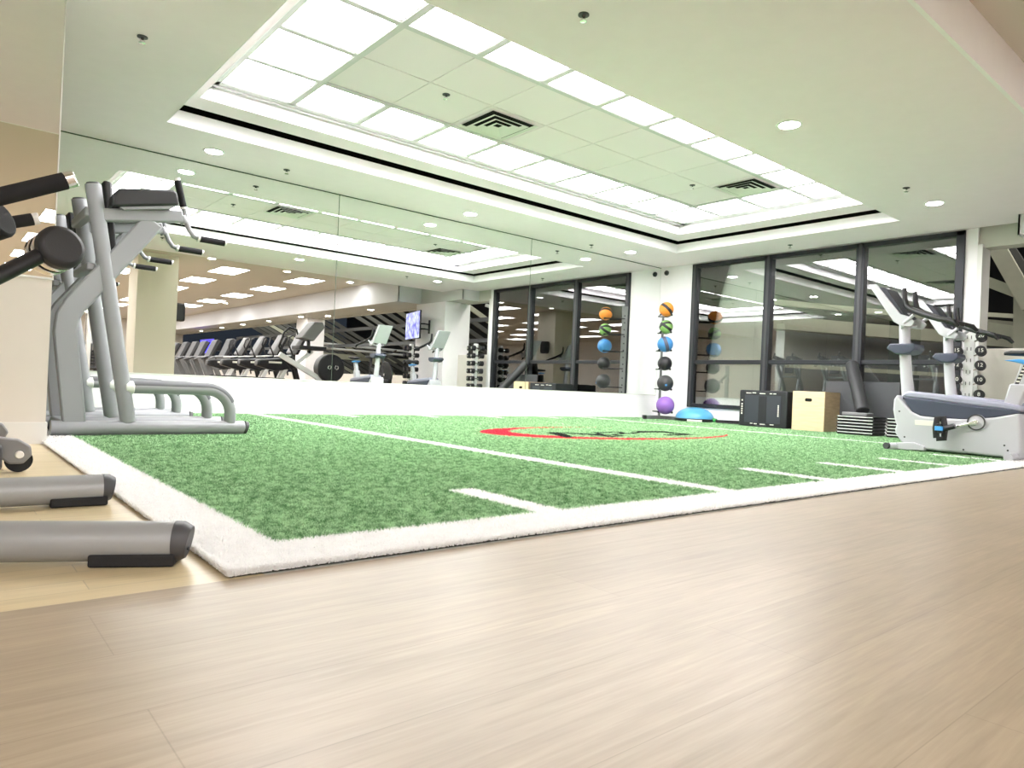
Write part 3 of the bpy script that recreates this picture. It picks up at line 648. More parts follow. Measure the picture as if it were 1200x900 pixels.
balls=[(362.5,.120,'orange','orange medicine ball with black stripes on the top arm of the rack'),(383,.112,'green','green and black medicine ball, second from the top of the rack'),(403.5,.130,'bblue','blue medicine ball with dark patches, third from the top'),
 (426,.118,'bblack','plain black medicine ball, fourth from the top of the rack'),(449,.134,'bgrey','charcoal medicine ball with a small pale dot, fifth down the rack'),(475,.150,'purple','purple ball resting lowest on the rack')]
bxs=[781,780.5,779.5,779,779.5,779.5]
for (py,rad,m,lab),bx in zip(balls,bxs):
    c=at(bx,py,11.58); 
    q=MB()
    for s in (-1,1):
        aa=Vector((RX,RY,c.z-rad*.75)); e=Vector((c.x,c.y,c.z-rad*.78))+nv*s*rad*.75
        e.z=c.z-math.sqrt(max(0,(rad)**2-(rad*.75)**2))-.014
        q.tube([aa,aa+nv*s*rad*.7,e+dv*.02],.010,8); q.sph(e+dv*.02,.018,10,8)
    q.build('holder_arm','bdark',r)
    if m=='purple': o=MB().sph(c,rad,32,20).build('stability_ball',m)
    else:
        o=root('medicine_ball',c,lab,'medicine ball','balls on the corner rack'); MB().sph(c,rad,32,20).build('ball_cover',m,o)
        def band(n_,w_):
            n_=Vector(n_).normalized(); u=n_.orthogonal().normalized(); v_=n_.cross(u); bb=MB(); N=36; V=[];Fc=[]
            for k in range(N):
                a_=2*PI*k/N; dd=u*math.cos(a_)+v_*math.sin(a_)
                for t_ in (-w_,-w_/2,0,w_/2,w_): V.append(c+(dd*math.cos(t_)+n_*math.sin(t_))*rad*1.012)
            for k in range(N):
                k2=(k+1)%N
                for j in range(4): Fc.append((5*k+j,5*k2+j,5*k2+j+1,5*k+j+1))
            bb.add(V,Fc); return bb
        if m=='orange': band((.7,-.55,.95),.21).build('black_stripe','bblack',o)
        if m=='green': band((.30,-.45,.80),.20).build('black_stripe','bblack',o); band((.2,.5,.75),.2).build('black_stripe','bblack',o)
        if m=='bblue': band((.75,-.7,.35),.22).build('black_patch','bslate',o)
        if m=='bgrey': 
            dq=(EYE-c).normalized(); s_=c+dq*rad*1.0+Vector((.012,-.01,-.03)); MB().cyl(s_-dq*.02,c+dq*rad*1.0+(s_-c-dq*rad)*1.0+dq*.001,.018,14).build('logo_dot','bblue',o)
        continue
    tag(o,lab,'stability ball','balls on the corner rack')
# ================================================================== BOSU
c=Vector((9.50,7.02,0)); c=hit(811,494,Z=.0)*1.0; c=Vector((9.72,6.86,0.012))
r=root('balance_dome',c,'light blue half dome balance trainer on the turf beside the ball rack','balance trainer')
q=MB(); prof=[(.315,.055)]+[(.31*math.cos(a),.055+.185*math.sin(a)) for a in [PI/2*k/10 for k in range(11)]]; prof[-1]=(.001,.24); q.lathe(prof,c,48); q.build('dome','bosu',r,smooth=60)
q=MB(); q.lathe([(.001,0),(.27,0),(.325,.02),(.33,.045),(.318,.058),(.001,.058)],c,48); q.build('platform','bdark',r,smooth=50)
q=MB(); q.add([],[]); dd=(EYE-c); dd.z=0; dd.normalize(); sd=dd.cross(Vector((0,0,1)))
V=[];Fc=[]
for k in range(9):
    a_=-.36+.72*k/8; pp=dd*math.cos(a_)+sd*math.sin(a_)
    V+= [c+pp*.332+Vector((0,0,.012)),c+pp*.334+Vector((0,0,.045))]
for k in range(8): Fc.append((2*k,2*k+2,2*k+3,2*k+1))
q.add(V,Fc); q.build('white_label','label',r,smooth=0)
# small mat roll / bar with a green tag between dome and box
r=root('resistance_bar',(9.8,6.25,.02),'low black bar with green end lying by the wall behind the dome','bar')
MB().cyl((9.80,6.50,.045),(9.88,5.95,.06),.022,12).build('bar','rubber',r); MB().cyl((9.80,6.56,.055),(9.80,6.50,.05),.036,14).build('green_end','green_tag',r); MB().cyl((9.72,6.42,.03),(9.84,5.98,.03),.014,10).build('strap','bdark',r)
# ================================================================== PLYO BOXES
Z0=.022
r=root('soft_plyo_box',(9.7,5.5,Z0),'black soft sided jump box with a slate front panel, beside the wooden box','jump box')
q=MB(); q.box((9.48,5.125,Z0),(9.98,5.895,.565)); q.build('body','soft',r,bevel=.02,seg=3)
q=MB(); q.box((9.474,5.22,Z0+.06),(9.484,5.80,.49)); q.build('front_panel','softpanel',r,bevel=.003)
q=MB(); q.box((9.470,5.44,Z0+.07),(9.478,5.57,.48)); q.build('centre_strap','soft',r,bevel=.002)
q=MB()
for (y0,y1,z) in [(5.70,5.78,.515),(5.62,5.68,.52),(5.47,5.56,.512),(5.36,5.40,.515),(5.30,5.34,.515),(5.66,5.70,.062),(5.59,5.64,.06),(5.46,5.54,.058),(5.32,5.38,.06)]: q=MB(); q.box((9.4745,y0,z),(9.4795,y1,z+.012)); q.build('printed_word','label',r,smooth=0)
q=MB()
for z in (.20,.235,.27,.305,.34,.40): q.box((9.4745,5.835,z),(9.4795,5.855,z+.022))
for z in (.19,.215,.24,.265,.29,.315,.34): q.box((9.4735,5.245,z),(9.4795,5.265,z+.016))
q.build('side_lettering','label',r,smooth=0)
q=MB(); q.tube([(9.475,5.62,.05),(9.455,5.56,.03),(9.455,5.5,.03),(9.475,5.44,.05)],.012,8); q.build('carry_handle','bdark',r)
r=root('wooden_plyo_box',(9.75,4.82,Z0),'light birch plywood jump box with an oval hand hole','jump box')
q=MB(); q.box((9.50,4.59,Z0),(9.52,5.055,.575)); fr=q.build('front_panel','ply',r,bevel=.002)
q=MB(); q.box((9.52,4.59,Z0),(10.0,4.61,.575)); q.box((9.52,5.035,Z0),(10.0,5.055,.575)); q.box((9.98,4.61,Z0),(10.0,5.035,.575)); q.box((9.52,4.61,.555),(9.98,5.035,.575)); q.build('side_panels','plyshade',r,bevel=.002)
q=MB(); pts=[]
for k in range(16):
    a_=2*PI*k/16; y=4.82+(.028 if math.cos(a_)>0 else -.028)+.024*math.cos(a_); z=.455+.024*math.sin(a_); pts.append((y,z))
q.prism(pts,'x',9.4985,9.503); q.build('hand_hole','dark',r,smooth=0)
# ================================================================== AEROBIC STEPS
def step_stack(org,n,ang,labbase,grp):
    rot=Matrix.Rotation(ang,3,'Z')
    for k in range(n):
        z=Z0+.001+k*.0415
        lab='%s step of the %s, counted from the floor'%(ORD[k],labbase)
        s=root('aerobic_step',Vector(org)+Vector((0,0,z)),lab,'aerobic step',grp)
        def ob(c,h): return MB().obox(Vector(org)+Vector((0,0,z))+rot@Vector(c),h,rot)
        ob((0,0,.027),(.19,.24,.0125)).build('platform','rubber',s,bevel=.006)
        ob((0,0,.0072),(.180,.230,.0072)).build('step_base','bdark',s)
        q=MB(); q.obox(Vector(org)+Vector((0,0,z))+rot@Vector((-.1905,0,.030)),(.0014,.225,.0045),rot); q.build('grey_edge','ltcap',s)
step_stack((9.53,4.10,0),6,0.0,'black step stack right of the wooden box','stacked steps by the wooden box')
step_stack((9.60,3.50,0),6,0.0,'black step stack behind the bikes','stacked steps behind the front bike')
zt=Z0+6*.0415
r=root('step_riser',(9.50,4.10,zt),'small grey riser block lying on the nearer step stack','step riser')
MB().box((9.40,3.98,zt+.002),(9.62,4.30,zt+.045)).build('riser_block','tread',r,bevel=.008)
p0=Vector((9.52,4.08,zt+.062)); p1=hit(998,427,X=9.96); 
tag(MB().tube([p0+Vector((0,0,.0)),p1],.085,28).build('foam_roller','vinyl',bevel=.012),'black foam roller standing on the steps, leaning on the window','foam roller')
tag(MB().obox((9.975,4.30,.49),(.015,.50,.25),Matrix.Identity(3)).build('grey_mat_board','board',bevel=.004),'grey flat board leaning against the window behind the steps','board')
# ================================================================== UPRIGHT BIKES
XB=7.12; XC=7.27
def bk(x,y): p=hit(x,y,X=XB); return (p.y,p.z)
r=root('upright_bike',(XC,2.3,.02),'white upright exercise bike at the right, nearer of the two','exercise bike','white upright exercise bikes')
body=[bk(*p) for p in [(1051,462),(1047,468),(1046,480),(1048,492),(1050,498),(1048,503),(1049,508),(1053,514),(1058,521),(1073,526),(1100,528.5),(1130,531),(1175,536),(1192,538),(1197,530),(1196,505),(1194,484),(1165,489),(1130,491),(1100,489.5),(1078,487),(1068,482),(1058,471)]]
q=MB(); q.prism(body,'x',XB,2*XC-XB); q.build('shroud','bwhite',r,bevel=.02,seg=3)
up_=[bk(*p) for p in [(1056,464),(1062,465.5),(1090,468.5),(1130,474),(1160,477.5),(1186,480),(1196,484),(1165,489.5),(1130,491.5),(1100,490),(1078,487.5),(1068,482.5)]]
q=MB(); q.prism(up_,'x',XB+.006,2*XC-XB-.006); q.build('slate_panel','bslate',r,bevel=.012)
top=[bk(*p) for p in [(1055,464.5),(1058,460),(1064,458),(1090,461),(1130,465.5),(1172,471),(1196,476),(1196,483),(1160,478),(1130,474.5),(1090,469),(1062,466)]]
q=MB(); q.prism(top,'x',XB+.02,2*XC-XB-.02); q.build('top_cover','blav',r,bevel=.02,seg=3)
lab_=[bk(*p) for p in [(1072,492),(1107,494),(1107,500),(1072,498)]]
q=MB(); q.prism(lab_,'x',XB-.002,XB+.01); q.build('name_plate','label',r,bevel=.002)
q=MB()
for p in ((1054,482),(1060,512),(1177,522),(1129,527),(1059,467),(1181,528)):
    y,z=bk(*p); q.cyl((XB-.002,y,z),(XB+.01,y,z),.008,10)
q.build('screw','bdark',r)
# feet
q=MB(); y,z=bk(1068,521); q.tube([(XB-.10,y+.17,.045),(XB+.1,y+.1,.05),(XC,y+.06,.06),(2*XC-XB-.1,y+.1,.05),(2*XC-XB+.12,y+.17,.045)],.035,12); q.prism([(y+.20,.02),(y+.20,.075),(y-.02,.10),(y-.12,.07),(y-.12,.03)],'x',XB-.03,XB+.05); q.build('front_stabiliser','bwhite',r,bevel=.006)
q=MB(); q.cyl((XB-.125,y+.18,.052),(XB-.095,y+.17,.052),.030,18); q.build('transport_wheel','cap',r)
y,z=bk(1188,538); q=MB(); q.tube([(XB-.16,y,.045),(2*XC-XB+.16,y,.045)],.036,12); q.build('rear_stabiliser','bwhite',r)
q=MB(); q.box((XC-.05,bk(1185,538)[0],.03),(XC+.05,bk(1062,522)[0],.07)); q.build('base_rail','bwhite',r,bevel=.01)
# crank and pedals
cy_,cz=bk(1144.5,495); cc=Vector((XB,cy_,cz))
q=MB(); q.cyl((XB-.012,cy_,cz),(XB+.02,cy_,cz),.072,28); q.build('crank_disc','bwhite',r,bevel=.004)
q=MB(); q.lathe([(.060,-.016),(.072,-.016),(.072,-.010),(.060,-.010),(.060,-.016)],(XB,cy_,cz),28,'x'); q.build('disc_rim','cap',r)
py_,pz=bk(1115,501.5)
q=MB(); q.bar((XB-.03,cy_,cz),(XB-.03,py_,pz),.022,.035,up=(1,0,0)); q.cyl((XB-.045,cy_,cz),(XB-.005,cy_,cz),.022,16); q.build('crank_arm','chrome',r,bevel=.004)
y2,z2=bk(1107,502)
q=MB(); q.obox((XB-.10,y2,z2),(.05,.045,.016),Matrix.Rotation(math.radians(75),3,'X')); q.obox((XB-.10,y2,z2),(.055,.02,.022),Matrix.Identity(3)); q.build('pedal','bdark',r,bevel=.006)
q=MB(); q.tube([(XB-.10,y2+.03,z2-.09),(XB-.10,y2+.04,z2),(XB-.10,y2+.03,z2+.09),(XB-.08,y2-.01,z2+.10),(XB-.09,y2-.03,z2),(XB-.10,y2-.03,z2-.09),(XB-.10,y2+.03,z2-.09)],.028,8,sx=.35); q.cyl((XB-.09,y2-.03,z2),(XB-.09,y2-.11,z2+.03),.025,10); q.build('pedal_strap','bdark',r)
q=MB(); q.box((XB-.162,y2-.028,z2-.018),(XB-.128,y2+.028,z2+.020)); q.build('blue_sticker','blue',r)
ry,rz=cy_*2-py_,cz*2-pz; xr=2*XC-XB+.03
q=MB(); q.bar((xr,cy_,cz),(xr,ry,rz),.022,.035,up=(1,0,0)); q.build('crank_arm','chrome',r,bevel=.004); MB().box((xr+.02,ry-.05,rz-.015),(xr+.12,ry+.05,rz+.015)).build('pedal','bdark',r,bevel=.006)
# mast
mp=[bk(*p) for p in [(1052,470),(1049,440),(1047.5,410),(1047,385),(1047,366)]]
pts=[(XC-.0,y,z) for y,z in mp]
q=MB(); q.tube([(XC,y-.045,z) for y,z in mp],[.058,.052,.050,.048,.046],18,up=(0,1,0),sx=1.0); q.build('mast','bwhite',r,smooth=50)
# cup shelf
sh=[bk(*p) for p in [(1037,408),(1041,402.5),(1070,402),(1071,408),(1066,413),(1058,415),(1048,414.5)]]
q=MB(); q.prism(sh,'x',XC-.13,XC+.13); q.build('accessory_tray','bslate',r,bevel=.014,seg=3)
# console
co=[bk(*p) for p in [(1018,334),(1027,333),(1055,368),(1066,371),(1072,377),(1068,383),(1056,382),(1047,377)]]
q=MB(); q.prism(co,'x',XC-.155,XC-.135); q.prism(co,'x',XC+.135,XC+.155)
bkp=[bk(*p) for p in [(1018,334),(1024,334),(1052,374),(1047,377)]]; q.prism(bkp,'x',XC-.14,XC+.14); q.build('console_shell','bwhite',r,bevel=.006)
sc=[bk(*p) for p in [(1026,335),(1038,338),(1061,371),(1054,372)]]
q=MB(); q.prism(sc,'x',XC-.135,XC+.135); q.build('console_screen','softpanel',r,bevel=.005)
# handlebars
for s in (-1,1):
    x0=XC+s*.13; 
    P=[bk(*p) for p in [(1059,338),(1059.5,350),(1061,358),(1068,363),(1085,369),(1104,374.5),(1114,376)]]
    off=[0,0,0,.01,.05,.09,.10]
    q=MB(); q.tube([(x0+s*o_,y,z) for (y,z),o_ in zip(P,off)],[.020,.023,.027,.028,.028,.028,.022],14); q.build('handlebar','bdark',r,smooth=60)
    P=[bk(*p) for p in [(1112,375),(1122,378),(1128,384)]]
    q=MB(); q.tube([(x0+s*.10,P[0][0],P[0][1]),(x0+s*.12,P[1][0],P[1][1]),(x0+s*.12,P[2][0],P[2][1])],[.018,.024,.016],12); q.build('hand_grip','bdark',r)
    q=MB(); P=[bk(*p) for p in [(1050,384),(1060,378),(1072,369)]]; q.tube([(XC+s*.02,*P[0]),(x0+s*.02,*P[1]),(x0+s*.04,*P[2])],.016,12); q.build('bar_strut','bwhite',r)
q=MB(); P=bk(1082,368); q.tube([(XC-.16,*P),(XC+.16,*P)],.018,12); q.build('cross_bar','bdark',r)
# seat post and saddle
sp=[bk(*p) for p in [(1170,477),(1188,481),(1199,450),(1179,449)]]
q=MB(); q.prism(sp,'x',XC-.055,XC+.055); q.build('seat_sleeve','bwhite',r,bevel=.014)
ip=[bk(*p) for p in [(1183,450),(1196,450),(1206,424),(1193,423)]]
q=MB(); q.prism(ip,'x',XC-.034,XC+.034); q.build('seat_post','bwhite',r,bevel=.006)
q=MB()
a_=Vector((0,)+bk(1186,448)); b2=Vector((0,)+bk(1198,424))
for k in range(6):
    p=a_.lerp(b2,(k+.3)/6.); q.box((XC-.0355,p.y-.022,p.z-.004),(XC-.033,p.y+.004,p.z+.010))
q.build('index_marks','label',r,smooth=0)
st=[bk(*p) for p in [(1184,450),(1189,450),(1201,425),(1196,425)]]; q=MB(); q.prism(st,'x',XC-.0348,XC-.0335); q.build('index_strip','bdark',r)
bl=[bk(*p) for p in [(1172,421.5),(1190,420),(1212,422),(1214,425),(1196,426),(1184,423.5)]]; q=MB(); q.prism(bl,'x',XC-.06,XC+.06); q.build('blue_lever','blue',r,bevel=.008)
sy,sz=bk(1171,411); 
V=[]; q=MB()
ring_=[]
for (dy,hw,zt_,zb) in [(0,.02,.0,-.03),(-.05,.04,.012,-.035),(-.13,.055,.012,-.04),(-.20,.10,.018,-.045),(-.26,.13,.03,-.045),(-.31,.12,.032,-.03),(-.33,.06,.02,-.01)]:
    ring_.append([(XC+hw*math.cos(a),sy+dy,sz+(zt_+zb)/2+(zt_-zb)/2*math.sin(a)) for a in [2*PI*k/16 for k in range(16)]])
V=[p for rr in ring_ for p in rr]; Fc=[(i*16+k,i*16+(k+1)%16,(i+1)*16+(k+1)%16,(i+1)*16+k) for i in range(6) for k in range(16)]+[tuple(range(16))[::-1],tuple(96+k for k in range(16))]
q.add(V,Fc); q.build('saddle','vinyl',r,smooth=70)
bike=r
dup(bike,(1.42,.08,0),'white upright exercise bike behind the nearer one, beside the dumbbell tower')
# ================================================================== DUMBBELL TOWERS
from math import cos,sin
def dumbbell(c,ax,w,lab,grp,num=None):
    c=Vector(c); ax=Vector(ax).normalized(); o=root('dumbbell',c,lab,'dumbbell',grp)
    MB().cyl(c-ax*.07,c+ax*.07,.015,10).build('handle','chrome',o)
    for s in (-1,1): MB().cyl(c+ax*s*.06,c+ax*s*(.06+w),.058,16).build('weight_head','hexhead',o,bevel=.010,seg=3)
    if num:
        cu=bpy.data.curves.new('number','FONT'); cu.body=num; cu.size=.062; cu.align_x='CENTER'; cu.align_y='CENTER'; cu.extrude=.0008
        t0=bpy.data.objects.new('number_curve',cu); C.objects.link(t0); me=bpy.data.meshes.new_from_object(t0); bpy.data.objects.remove(t0); me.name='number'; me.materials.append(M['label']); t=bpy.data.objects.new('number',me); C.objects.link(t); t.parent=o
        z=Vector((0,0,1)); nrm=-ax; xx=z.cross(nrm).normalized(); zz=nrm.cross(xx)
        t.matrix_local=Matrix.Translation(-ax*(.062+w)) @ Matrix((xx,zz,nrm)).transposed().to_4x4()
        for pl in me.polygons: pl.material_index=0
def tower(px_,py_,lab,grp,ax,numbered,side):
    r=root('dumbbell_tower',(px_,py_,.0),lab,'dumbbell rack'); sd=Vector(side)
    ax=Vector(ax).normalized()
    q=MB(); M3=Matrix((ax,sd.normalized(),Vector((0,0,1)))).transposed()
    q.obox((px_,py_,.72),(.04,.055,.70),M3); q.build('post','bright',r,bevel=.006)
    q=MB(); q.obox((px_,py_,.03),(.25,.26,.02),M3); q.build('base_plate','bright',r,bevel=.01)
    q=MB()
    for k in range(8):
        for e_ in (-.02,.02): q.obox(Vector((px_,py_,.32+.14*k))-ax*.041+sd.normalized()*e_,(.001,.004,.02),M3)
    q.build('slot','cap',r,smooth=0)
    nums=['3','5','8','8','10','12','15','20']
    for s in (-1,1):
        for k in range(8):
            z=.085+.175*k; c=Vector((px_,py_,z))+sd*s*.12
            a=MB(); 
            for e_ in (-.045,.045): a.bar(Vector((px_,py_,z-.06))+ax*e_+sd*s*.05,c+ax*e_+Vector((0,0,-.022)),.014,.012)
            a.build('holder_arm','chrome',r)
            dumbbell(c,ax,.07+.004*k,'%s dumbbell up on the %s side of the %s'%(ORD[k],'window' if s>0 else 'room',lab.split(',')[0]),grp,nums[k] if numbered else None)
tower(9.70,2.93,'white dumbbell tower beside the window edge, behind the bikes','dumbbells on the tower by the window',(.97,.25,0),True,(-.25,.97,0))
tower(9.28,.80,'white dumbbell tower by the square column, seen in the mirror','dumbbells on the tower by the column',(.9,.1,0),False,(-.1,.9,0))
# ================================================================== MIRRORED GYM EQUIPMENT
# wall TV on the column
r=root('television',(9.45,1.0,2.15),'television with a violet picture on a wall arm by the column, seen in the mirror','television')
q=MB(); M3=Matrix.Rotation(math.radians(15),3,'Z'); q.obox((9.24,.9,1.88),(.02,.60,.345),M3); q.build('housing','bdark',r,bevel=.008)
q=MB(); q.obox(Vector((9.24,.9,1.88))+M3@Vector((-.0215,0,0)),(.001,.58,.325),M3); q.build('screen','tv',r,smooth=0)
q=MB(); q.bar((9.27,.9,1.93),(9.4,1.15,1.93),.03,.03); q.bar((9.4,1.15,1.93),(9.61,1.05,1.93),.03,.03); q.bar((9.27,.9,1.80),(9.4,1.15,1.80),.03,.03); q.bar((9.4,1.15,1.80),(9.61,1.05,1.80),.03,.03); q.box((9.6,1.03,1.70),(9.619,1.09,2.04)); q.build('wall_arm','bdark',r)
r=root('television',(9.6,-17,1.7),'television with a plain blue screen far down the room, seen in the mirror','television')
q=MB(); q.box((9.5,-17.9,1.35),(9.55,-15.8,2.0)); q.build('housing','bdark',r); q=MB(); q.box((9.49,-17.8,1.38),(9.5,-15.9,1.97)); q.build('screen','screenblue',r,smooth=0)
MB().box((9.55,-17.0,1.5),(10.08,-16.7,1.8)).build('wall_mount','bdark',r)
r=root('loudspeaker',(4.32,-1.4,1.9),'black loudspeaker on the side of the cream column, seen in the mirror','loudspeaker')
MB().box((4.235,-1.45,1.62),(4.46,-1.2,2.03)).build('cabinet','bdark',r,bevel=.04,seg=3); MB().box((4.215,-1.38,1.75),(4.24,-1.28,1.9)).build('bracket','cap',r)
r=root('loudspeaker_grille',(0,0,-5),'x','x'); bpy.data.objects.remove(r)
# treadmill
def treadmill(x,y,lab):
    r=root('treadmill',(x,y,0),lab,'treadmill','treadmills in a row, seen in the mirror')
    q=MB(); q.prism([(x-1.0,.02),(x+.75,.02),(x+.8,.12),(x+.75,.24),(x+.45,.27),(x+.30,.18),(x-1.0,.14)],'y',y-.38,y+.38); q.build('deck','cap',r,bevel=.02)
    MB().box((x-.95,y-.26,.142),(x+.32,y+.26,.155)).build('belt','rubber',r)
    for s in (-1,1):
        q=MB(); q.prism([(x+.62,.15),(x+.78,.15),(x+.42,1.02),(x+.20,1.02)],'y',y+s*.36-.035,y+s*.36+.035); q.build('upright','tread',r,bevel=.012)
        q=MB(); q.tube([(x-.25,y+s*.36,.93),(x-.1,y+s*.36,1.0),(x+.3,y+s*.36,1.03)],.03,10); q.build('handrail','bdark' if s<0 else 'tread',r)
    q=MB(); q.box((x+.18,y-.40,.98),(x+.42,y+.40,1.07)); q.build('dash','tread',r,bevel=.02)
    q=MB(); q.prism([(x+.25,1.05),(x+.36,1.05),(x+.62,1.62),(x+.55,1.66),(x+.50,1.64)],'y',y-.30,y+.30); q.build('console','cap',r,bevel=.015); MB().box((x+.22,y-.33,1.02),(x+.30,y+.33,1.06)).build('console_trim','bright',r,bevel=.01)
    q=MB(); q.prism([(x+.30,1.03),(x+.40,1.03),(x+.67,1.60),(x+.62,1.63)],'y',y-.32,y+.32); q.build('console_back','bdark',r,bevel=.01)
    return r
tm=treadmill(7.2,-8.2,'nearest treadmill of the row, right end, seen in the mirror')
for k,y in enumerate((-9.8,-11.1,-12.2,-13.5,-14.9)): dup(tm,(0,y+8.2,0),'%s treadmill of the row from the right, seen in the mirror'%ORD[k+1])
def elliptical(x,y,lab):
    r=root('elliptical_trainer',(x,y,0),lab,'elliptical trainer','elliptical trainers in a row, seen in the mirror')
    q=MB(); q.prism([(x-.75,.72),(x-.72,.88),(x-.1,.96),(x+.35,.90),(x+.45,.78),(x+.2,.66),(x-.25,.60)],'y',y-.14,y+.14); q.build('drive_housing','bdark',r,bevel=.04,seg=3)
    MB().box((x-.45,y-.145,.80),(x-.10,y+.145,.85)).build('name_plate','label',r)
    for s in (-1,1):
        MB().bar((x-.25,y+s*.1,.03),(x+.05,y+s*.1,.70),.06,.10).build('support_leg','bright',r,bevel=.01)
        MB().bar((x+.5,y+s*.1,.03),(x+.3,y+s*.1,.70),.06,.08).build('support_leg','bdark',r,bevel=.01)
        q=MB(); q.tube([(x+.25,y+s*.28,.5),(x+.18,y+s*.28,.95),(x+.0,y+s*.27,1.35),(x+.04,y+s*.26,1.52),(x+.12,y+s*.26,1.57)],.022,10); q.build('moving_arm','bdark',r)
        MB().box((x-.55,y+s*.2-.08,.36),(x-.05,y+s*.2+.08,.42)).build('foot_plate','rubber',r,bevel=.01)
    q=MB(); q.box((x-.3,y-.3,0),(x+.7,y+.3,.05)); q.build('base','cap',r,bevel=.01)
    q=MB(); q.prism([(x+.12,1.10),(x+.26,1.06),(x+.52,1.62),(x+.42,1.66)],'y',y-.20,y+.20); q.build('console','tread',r,bevel=.03,seg=3)
    q=MB(); q.prism([(x+.22,1.08),(x+.34,1.06),(x+.58,1.56),(x+.50,1.60)],'y',y-.18,y+.18); q.build('console_back','bdark',r,bevel=.03,seg=3)
    MB().bar((x+.28,y,.85),(x+.28,y,1.15),.07,.07).build('mast','bdark',r)
    q=MB(); q.tube([(x-.15,y-.3,1.0),(x+.1,y-.2,1.03),(x+.2,y,1.04),(x+.1,y+.2,1.03),(x-.15,y+.3,1.0)],.02,10); q.build('fixed_handle','bright',r)
    return r
el=elliptical(7.3,-2.45,'nearest black and silver elliptical trainer, right end of its row, seen in the mirror')
for k,y in enumerate((-3.8,-5.3,-6.7)): dup(el,(0,y+2.45,0),'%s elliptical trainer from the right of its row, seen in the mirror'%ORD[k+1])
# recumbent stepper with round black cover
x,y=7.0,-.6
r=root('recumbent_stepper',(x,y,0),'recumbent stepper with round black flywheel cover, seen in the mirror','exercise machine')
q=MB(); q.cyl((x+.75,y-.16,.72),(x+.75,y+.16,.72),.36,40); q.build('flywheel_cover','bdark',r,bevel=.04,seg=3)
for dx in (-.07,.12): MB().lathe([(.03,.165),(.055,.17),(.055,.175),(.03,.178),(.03,.165)],(x+.75+dx,y,.74),20,'y').build('chrome_ring','chrome',r)
MB().box((x-.9,y-.1,.04),(x+1.0,y+.1,.40)).build('base_frame','cap',r,bevel=.02)
q=MB(); q.bar((x-.55,y,1.0),(x+.55,y,.42),.09,.12); q.bar((x-.15,y,.78),(x+.28,y,1.12),.07,.09); q.build('white_frame','bright',r,bevel=.012)
q=MB(); q.prism([(x-.10,1.42),(x+.22,1.36),(x+.5,1.72),(x+.44,1.85),(x+.22,1.84)],'y',y-.22,y+.22); q.build('console','tread',r,bevel=.03)
q=MB(); q.bar((x+.2,y,1.05),(x+.16,y,1.42),.08,.08); q.box((x-.15,y-.25,1.14),(x+.55,y+.25,1.24)); q.build('console_post','bdark',r,bevel=.02)
q=MB(); q.tube([(x-.1,y-.3,.65),(x-.35,y-.3,1.0),(x-.45,y-.3,1.2),(x-.33,y-.3,1.55),(x-.2,y-.3,1.68),(x-.02,y-.3,1.64),(x+.02,y-.3,1.52)],.026,12); q.build('moving_arm','bdark',r)
# spin bike with black flywheel near the upright bikes
x,y=8.35,1.2
r=root('spin_bike',(x,y,0),'black spin bike with large flywheel between the upright bikes, seen in the mirror','exercise bike')
MB().cyl((x-.02,y,.62),(x+.02,y,.62),.30,40).build('flywheel','bdark',r,bevel=.008); MB().cyl((x-.045,y,.62),(x+.045,y,.62),.035,14).build('hub','chrome',r)
q=MB(); q.prism([(y-.12,.03),(y+.14,.03),(y+.20,.50),(y-.10,.50)],'x',x-.07,x+.07); q.build('front_guard','bdark',r,bevel=.02)
q=MB(); q.bar((x,y,.55),(x,y-.75,.75),.06,.09); q.bar((x,y-.75,.05),(x,y-.75,1.0),.06,.06); q.bar((x,y-.05,.5),(x,y-.2,1.1),.05,.06); q.bar((x-.25,y+.1,.04),(x+.25,y+.1,.04),.06,.06); q.bar((x-.25,y-.85,.04),(x+.25,y-.85,.04),.06,.06); q.bar((x,y+.1,.05),(x,y-.85,.05),.06,.05); q.build('frame','cap',r,bevel=.008)
q=MB(); q.box((x-.09,y-.9,1.0),(x+.09,y-.64,1.06)); q.build('saddle','vinyl',r,bevel=.02)
q=MB(); q.tube([(x-.2,y+.1,1.2),(x-.2,y-.1,1.15),(x,y-.2,1.12),(x+.2,y-.1,1.15),(x+.2,y+.1,1.2)],.018,10); q.build('handlebar','bdark',r)
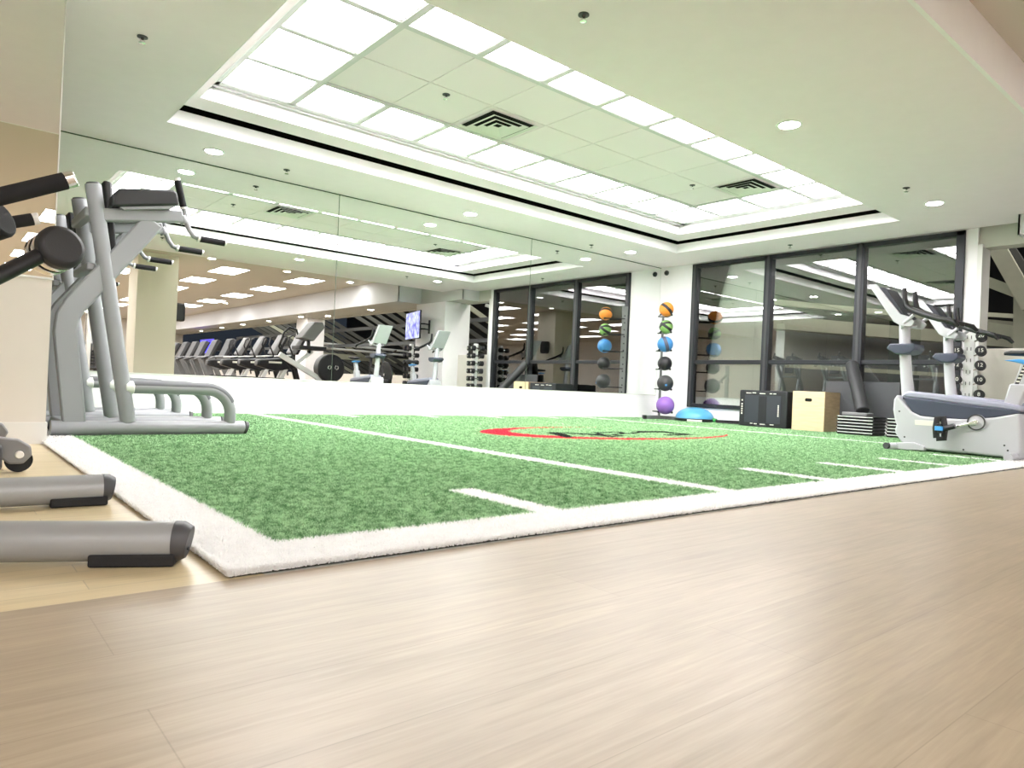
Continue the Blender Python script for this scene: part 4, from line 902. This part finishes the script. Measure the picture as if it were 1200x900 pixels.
# cable stations seen between the dip station tubes
def cable(x,y,lab):
    r=root('cable_station',(x,y,0),lab,'exercise machine','cable stations, seen in the mirror')
    for dx in (-.5,.5): MB().bar((x+dx,y,.03),(x+dx,y,2.1),.07,.09).build('upright','bright',r,bevel=.01)
    MB().bar((x-.55,y,2.1),(x+.55,y,2.1),.08,.08).build('top_bar','bright',r,bevel=.01); MB().box((x-.6,y-.5,0),(x+.6,y+.5,.05)).build('base','silver',r,bevel=.01)
    for k in range(10): MB().box((x-.16,y-.10,.12+k*.085),(x+.16,y+.06,.195+k*.085)).build('weight_plate','bdark',r,bevel=.005)
    for dx in (-.1,.1): MB().cyl((x+dx,y-.02,.05),(x+dx,y-.02,2.08),.012,8).build('guide_rod','chrome',r)
    MB().cyl((x,y+.12,2.0),(x,y+.16,2.0),.07,20).build('pulley','bdark',r); MB().box((x-.2,y+.25,.42),(x+.2,y+.75,.50)).build('seat','vinyl',r,bevel=.03); MB().box((x-.05,y+.4,.04),(x+.05,y+.5,.42)).build('seat_post','silver',r)
    MB().bar((x-.25,y+.35,1.15),(x+.25,y+.35,1.15),.05,.05).build('press_arm','silver',r,bevel=.01); MB().bar((x,y+.1,1.9),(x,y+.35,1.15),.04,.04).build('press_lever','silver',r)
    return r
ca=cable(2.4,-3.4,'white cable station left of the cream column, nearest, seen in the mirror')
dup(ca,(1.0,-3.2,0),'white cable station left of the cream column, middle one, seen in the mirror'); dup(ca,(-.6,-5.4,0),'white cable station farthest back and leftmost, seen in the mirror')
# framed picture / doorway at the back
b=MB(); b.box((6.0,-24.0,.0),(7.2,-23.95,2.2)); struct(b.build('door_1','cap',smooth=0),'dark doorway at the far end')
# ================================================================== LIGHT, WORLD, CAMERA
w=bpy.data.worlds.new('night'); bpy.context.scene.world=w; w.use_nodes=True; w.node_tree.nodes['Background'].inputs[0].default_value=(.02,.025,.035,1); w.node_tree.nodes['Background'].inputs[1].default_value=.3
cam=bpy.data.cameras.new('camera'); co_=bpy.data.objects.new('camera',cam); C.objects.link(co_); bpy.context.scene.camera=co_
cam.sensor_width=36; cam.lens=FPX/1200*36; cam.clip_start=.02; cam.clip_end=200
co_.matrix_world=Matrix.Translation(EYE)@Matrix((_R,_U,-_F)).transposed().to_4x4()
s=bpy.context.scene; s.view_settings.view_transform='Standard'; s.view_settings.look='None'; s.view_settings.gamma=1; s.view_settings.exposure=2.0; s.view_settings.use_curve_mapping=False
s.cycles.max_bounces=10; s.cycles.diffuse_bounces=5; s.cycles.glossy_bounces=6; s.cycles.transparent_max_bounces=12; s.cycles.use_denoising=True; s.cycles.sample_clamp_indirect=8; s.cycles.caustics_reflective=True
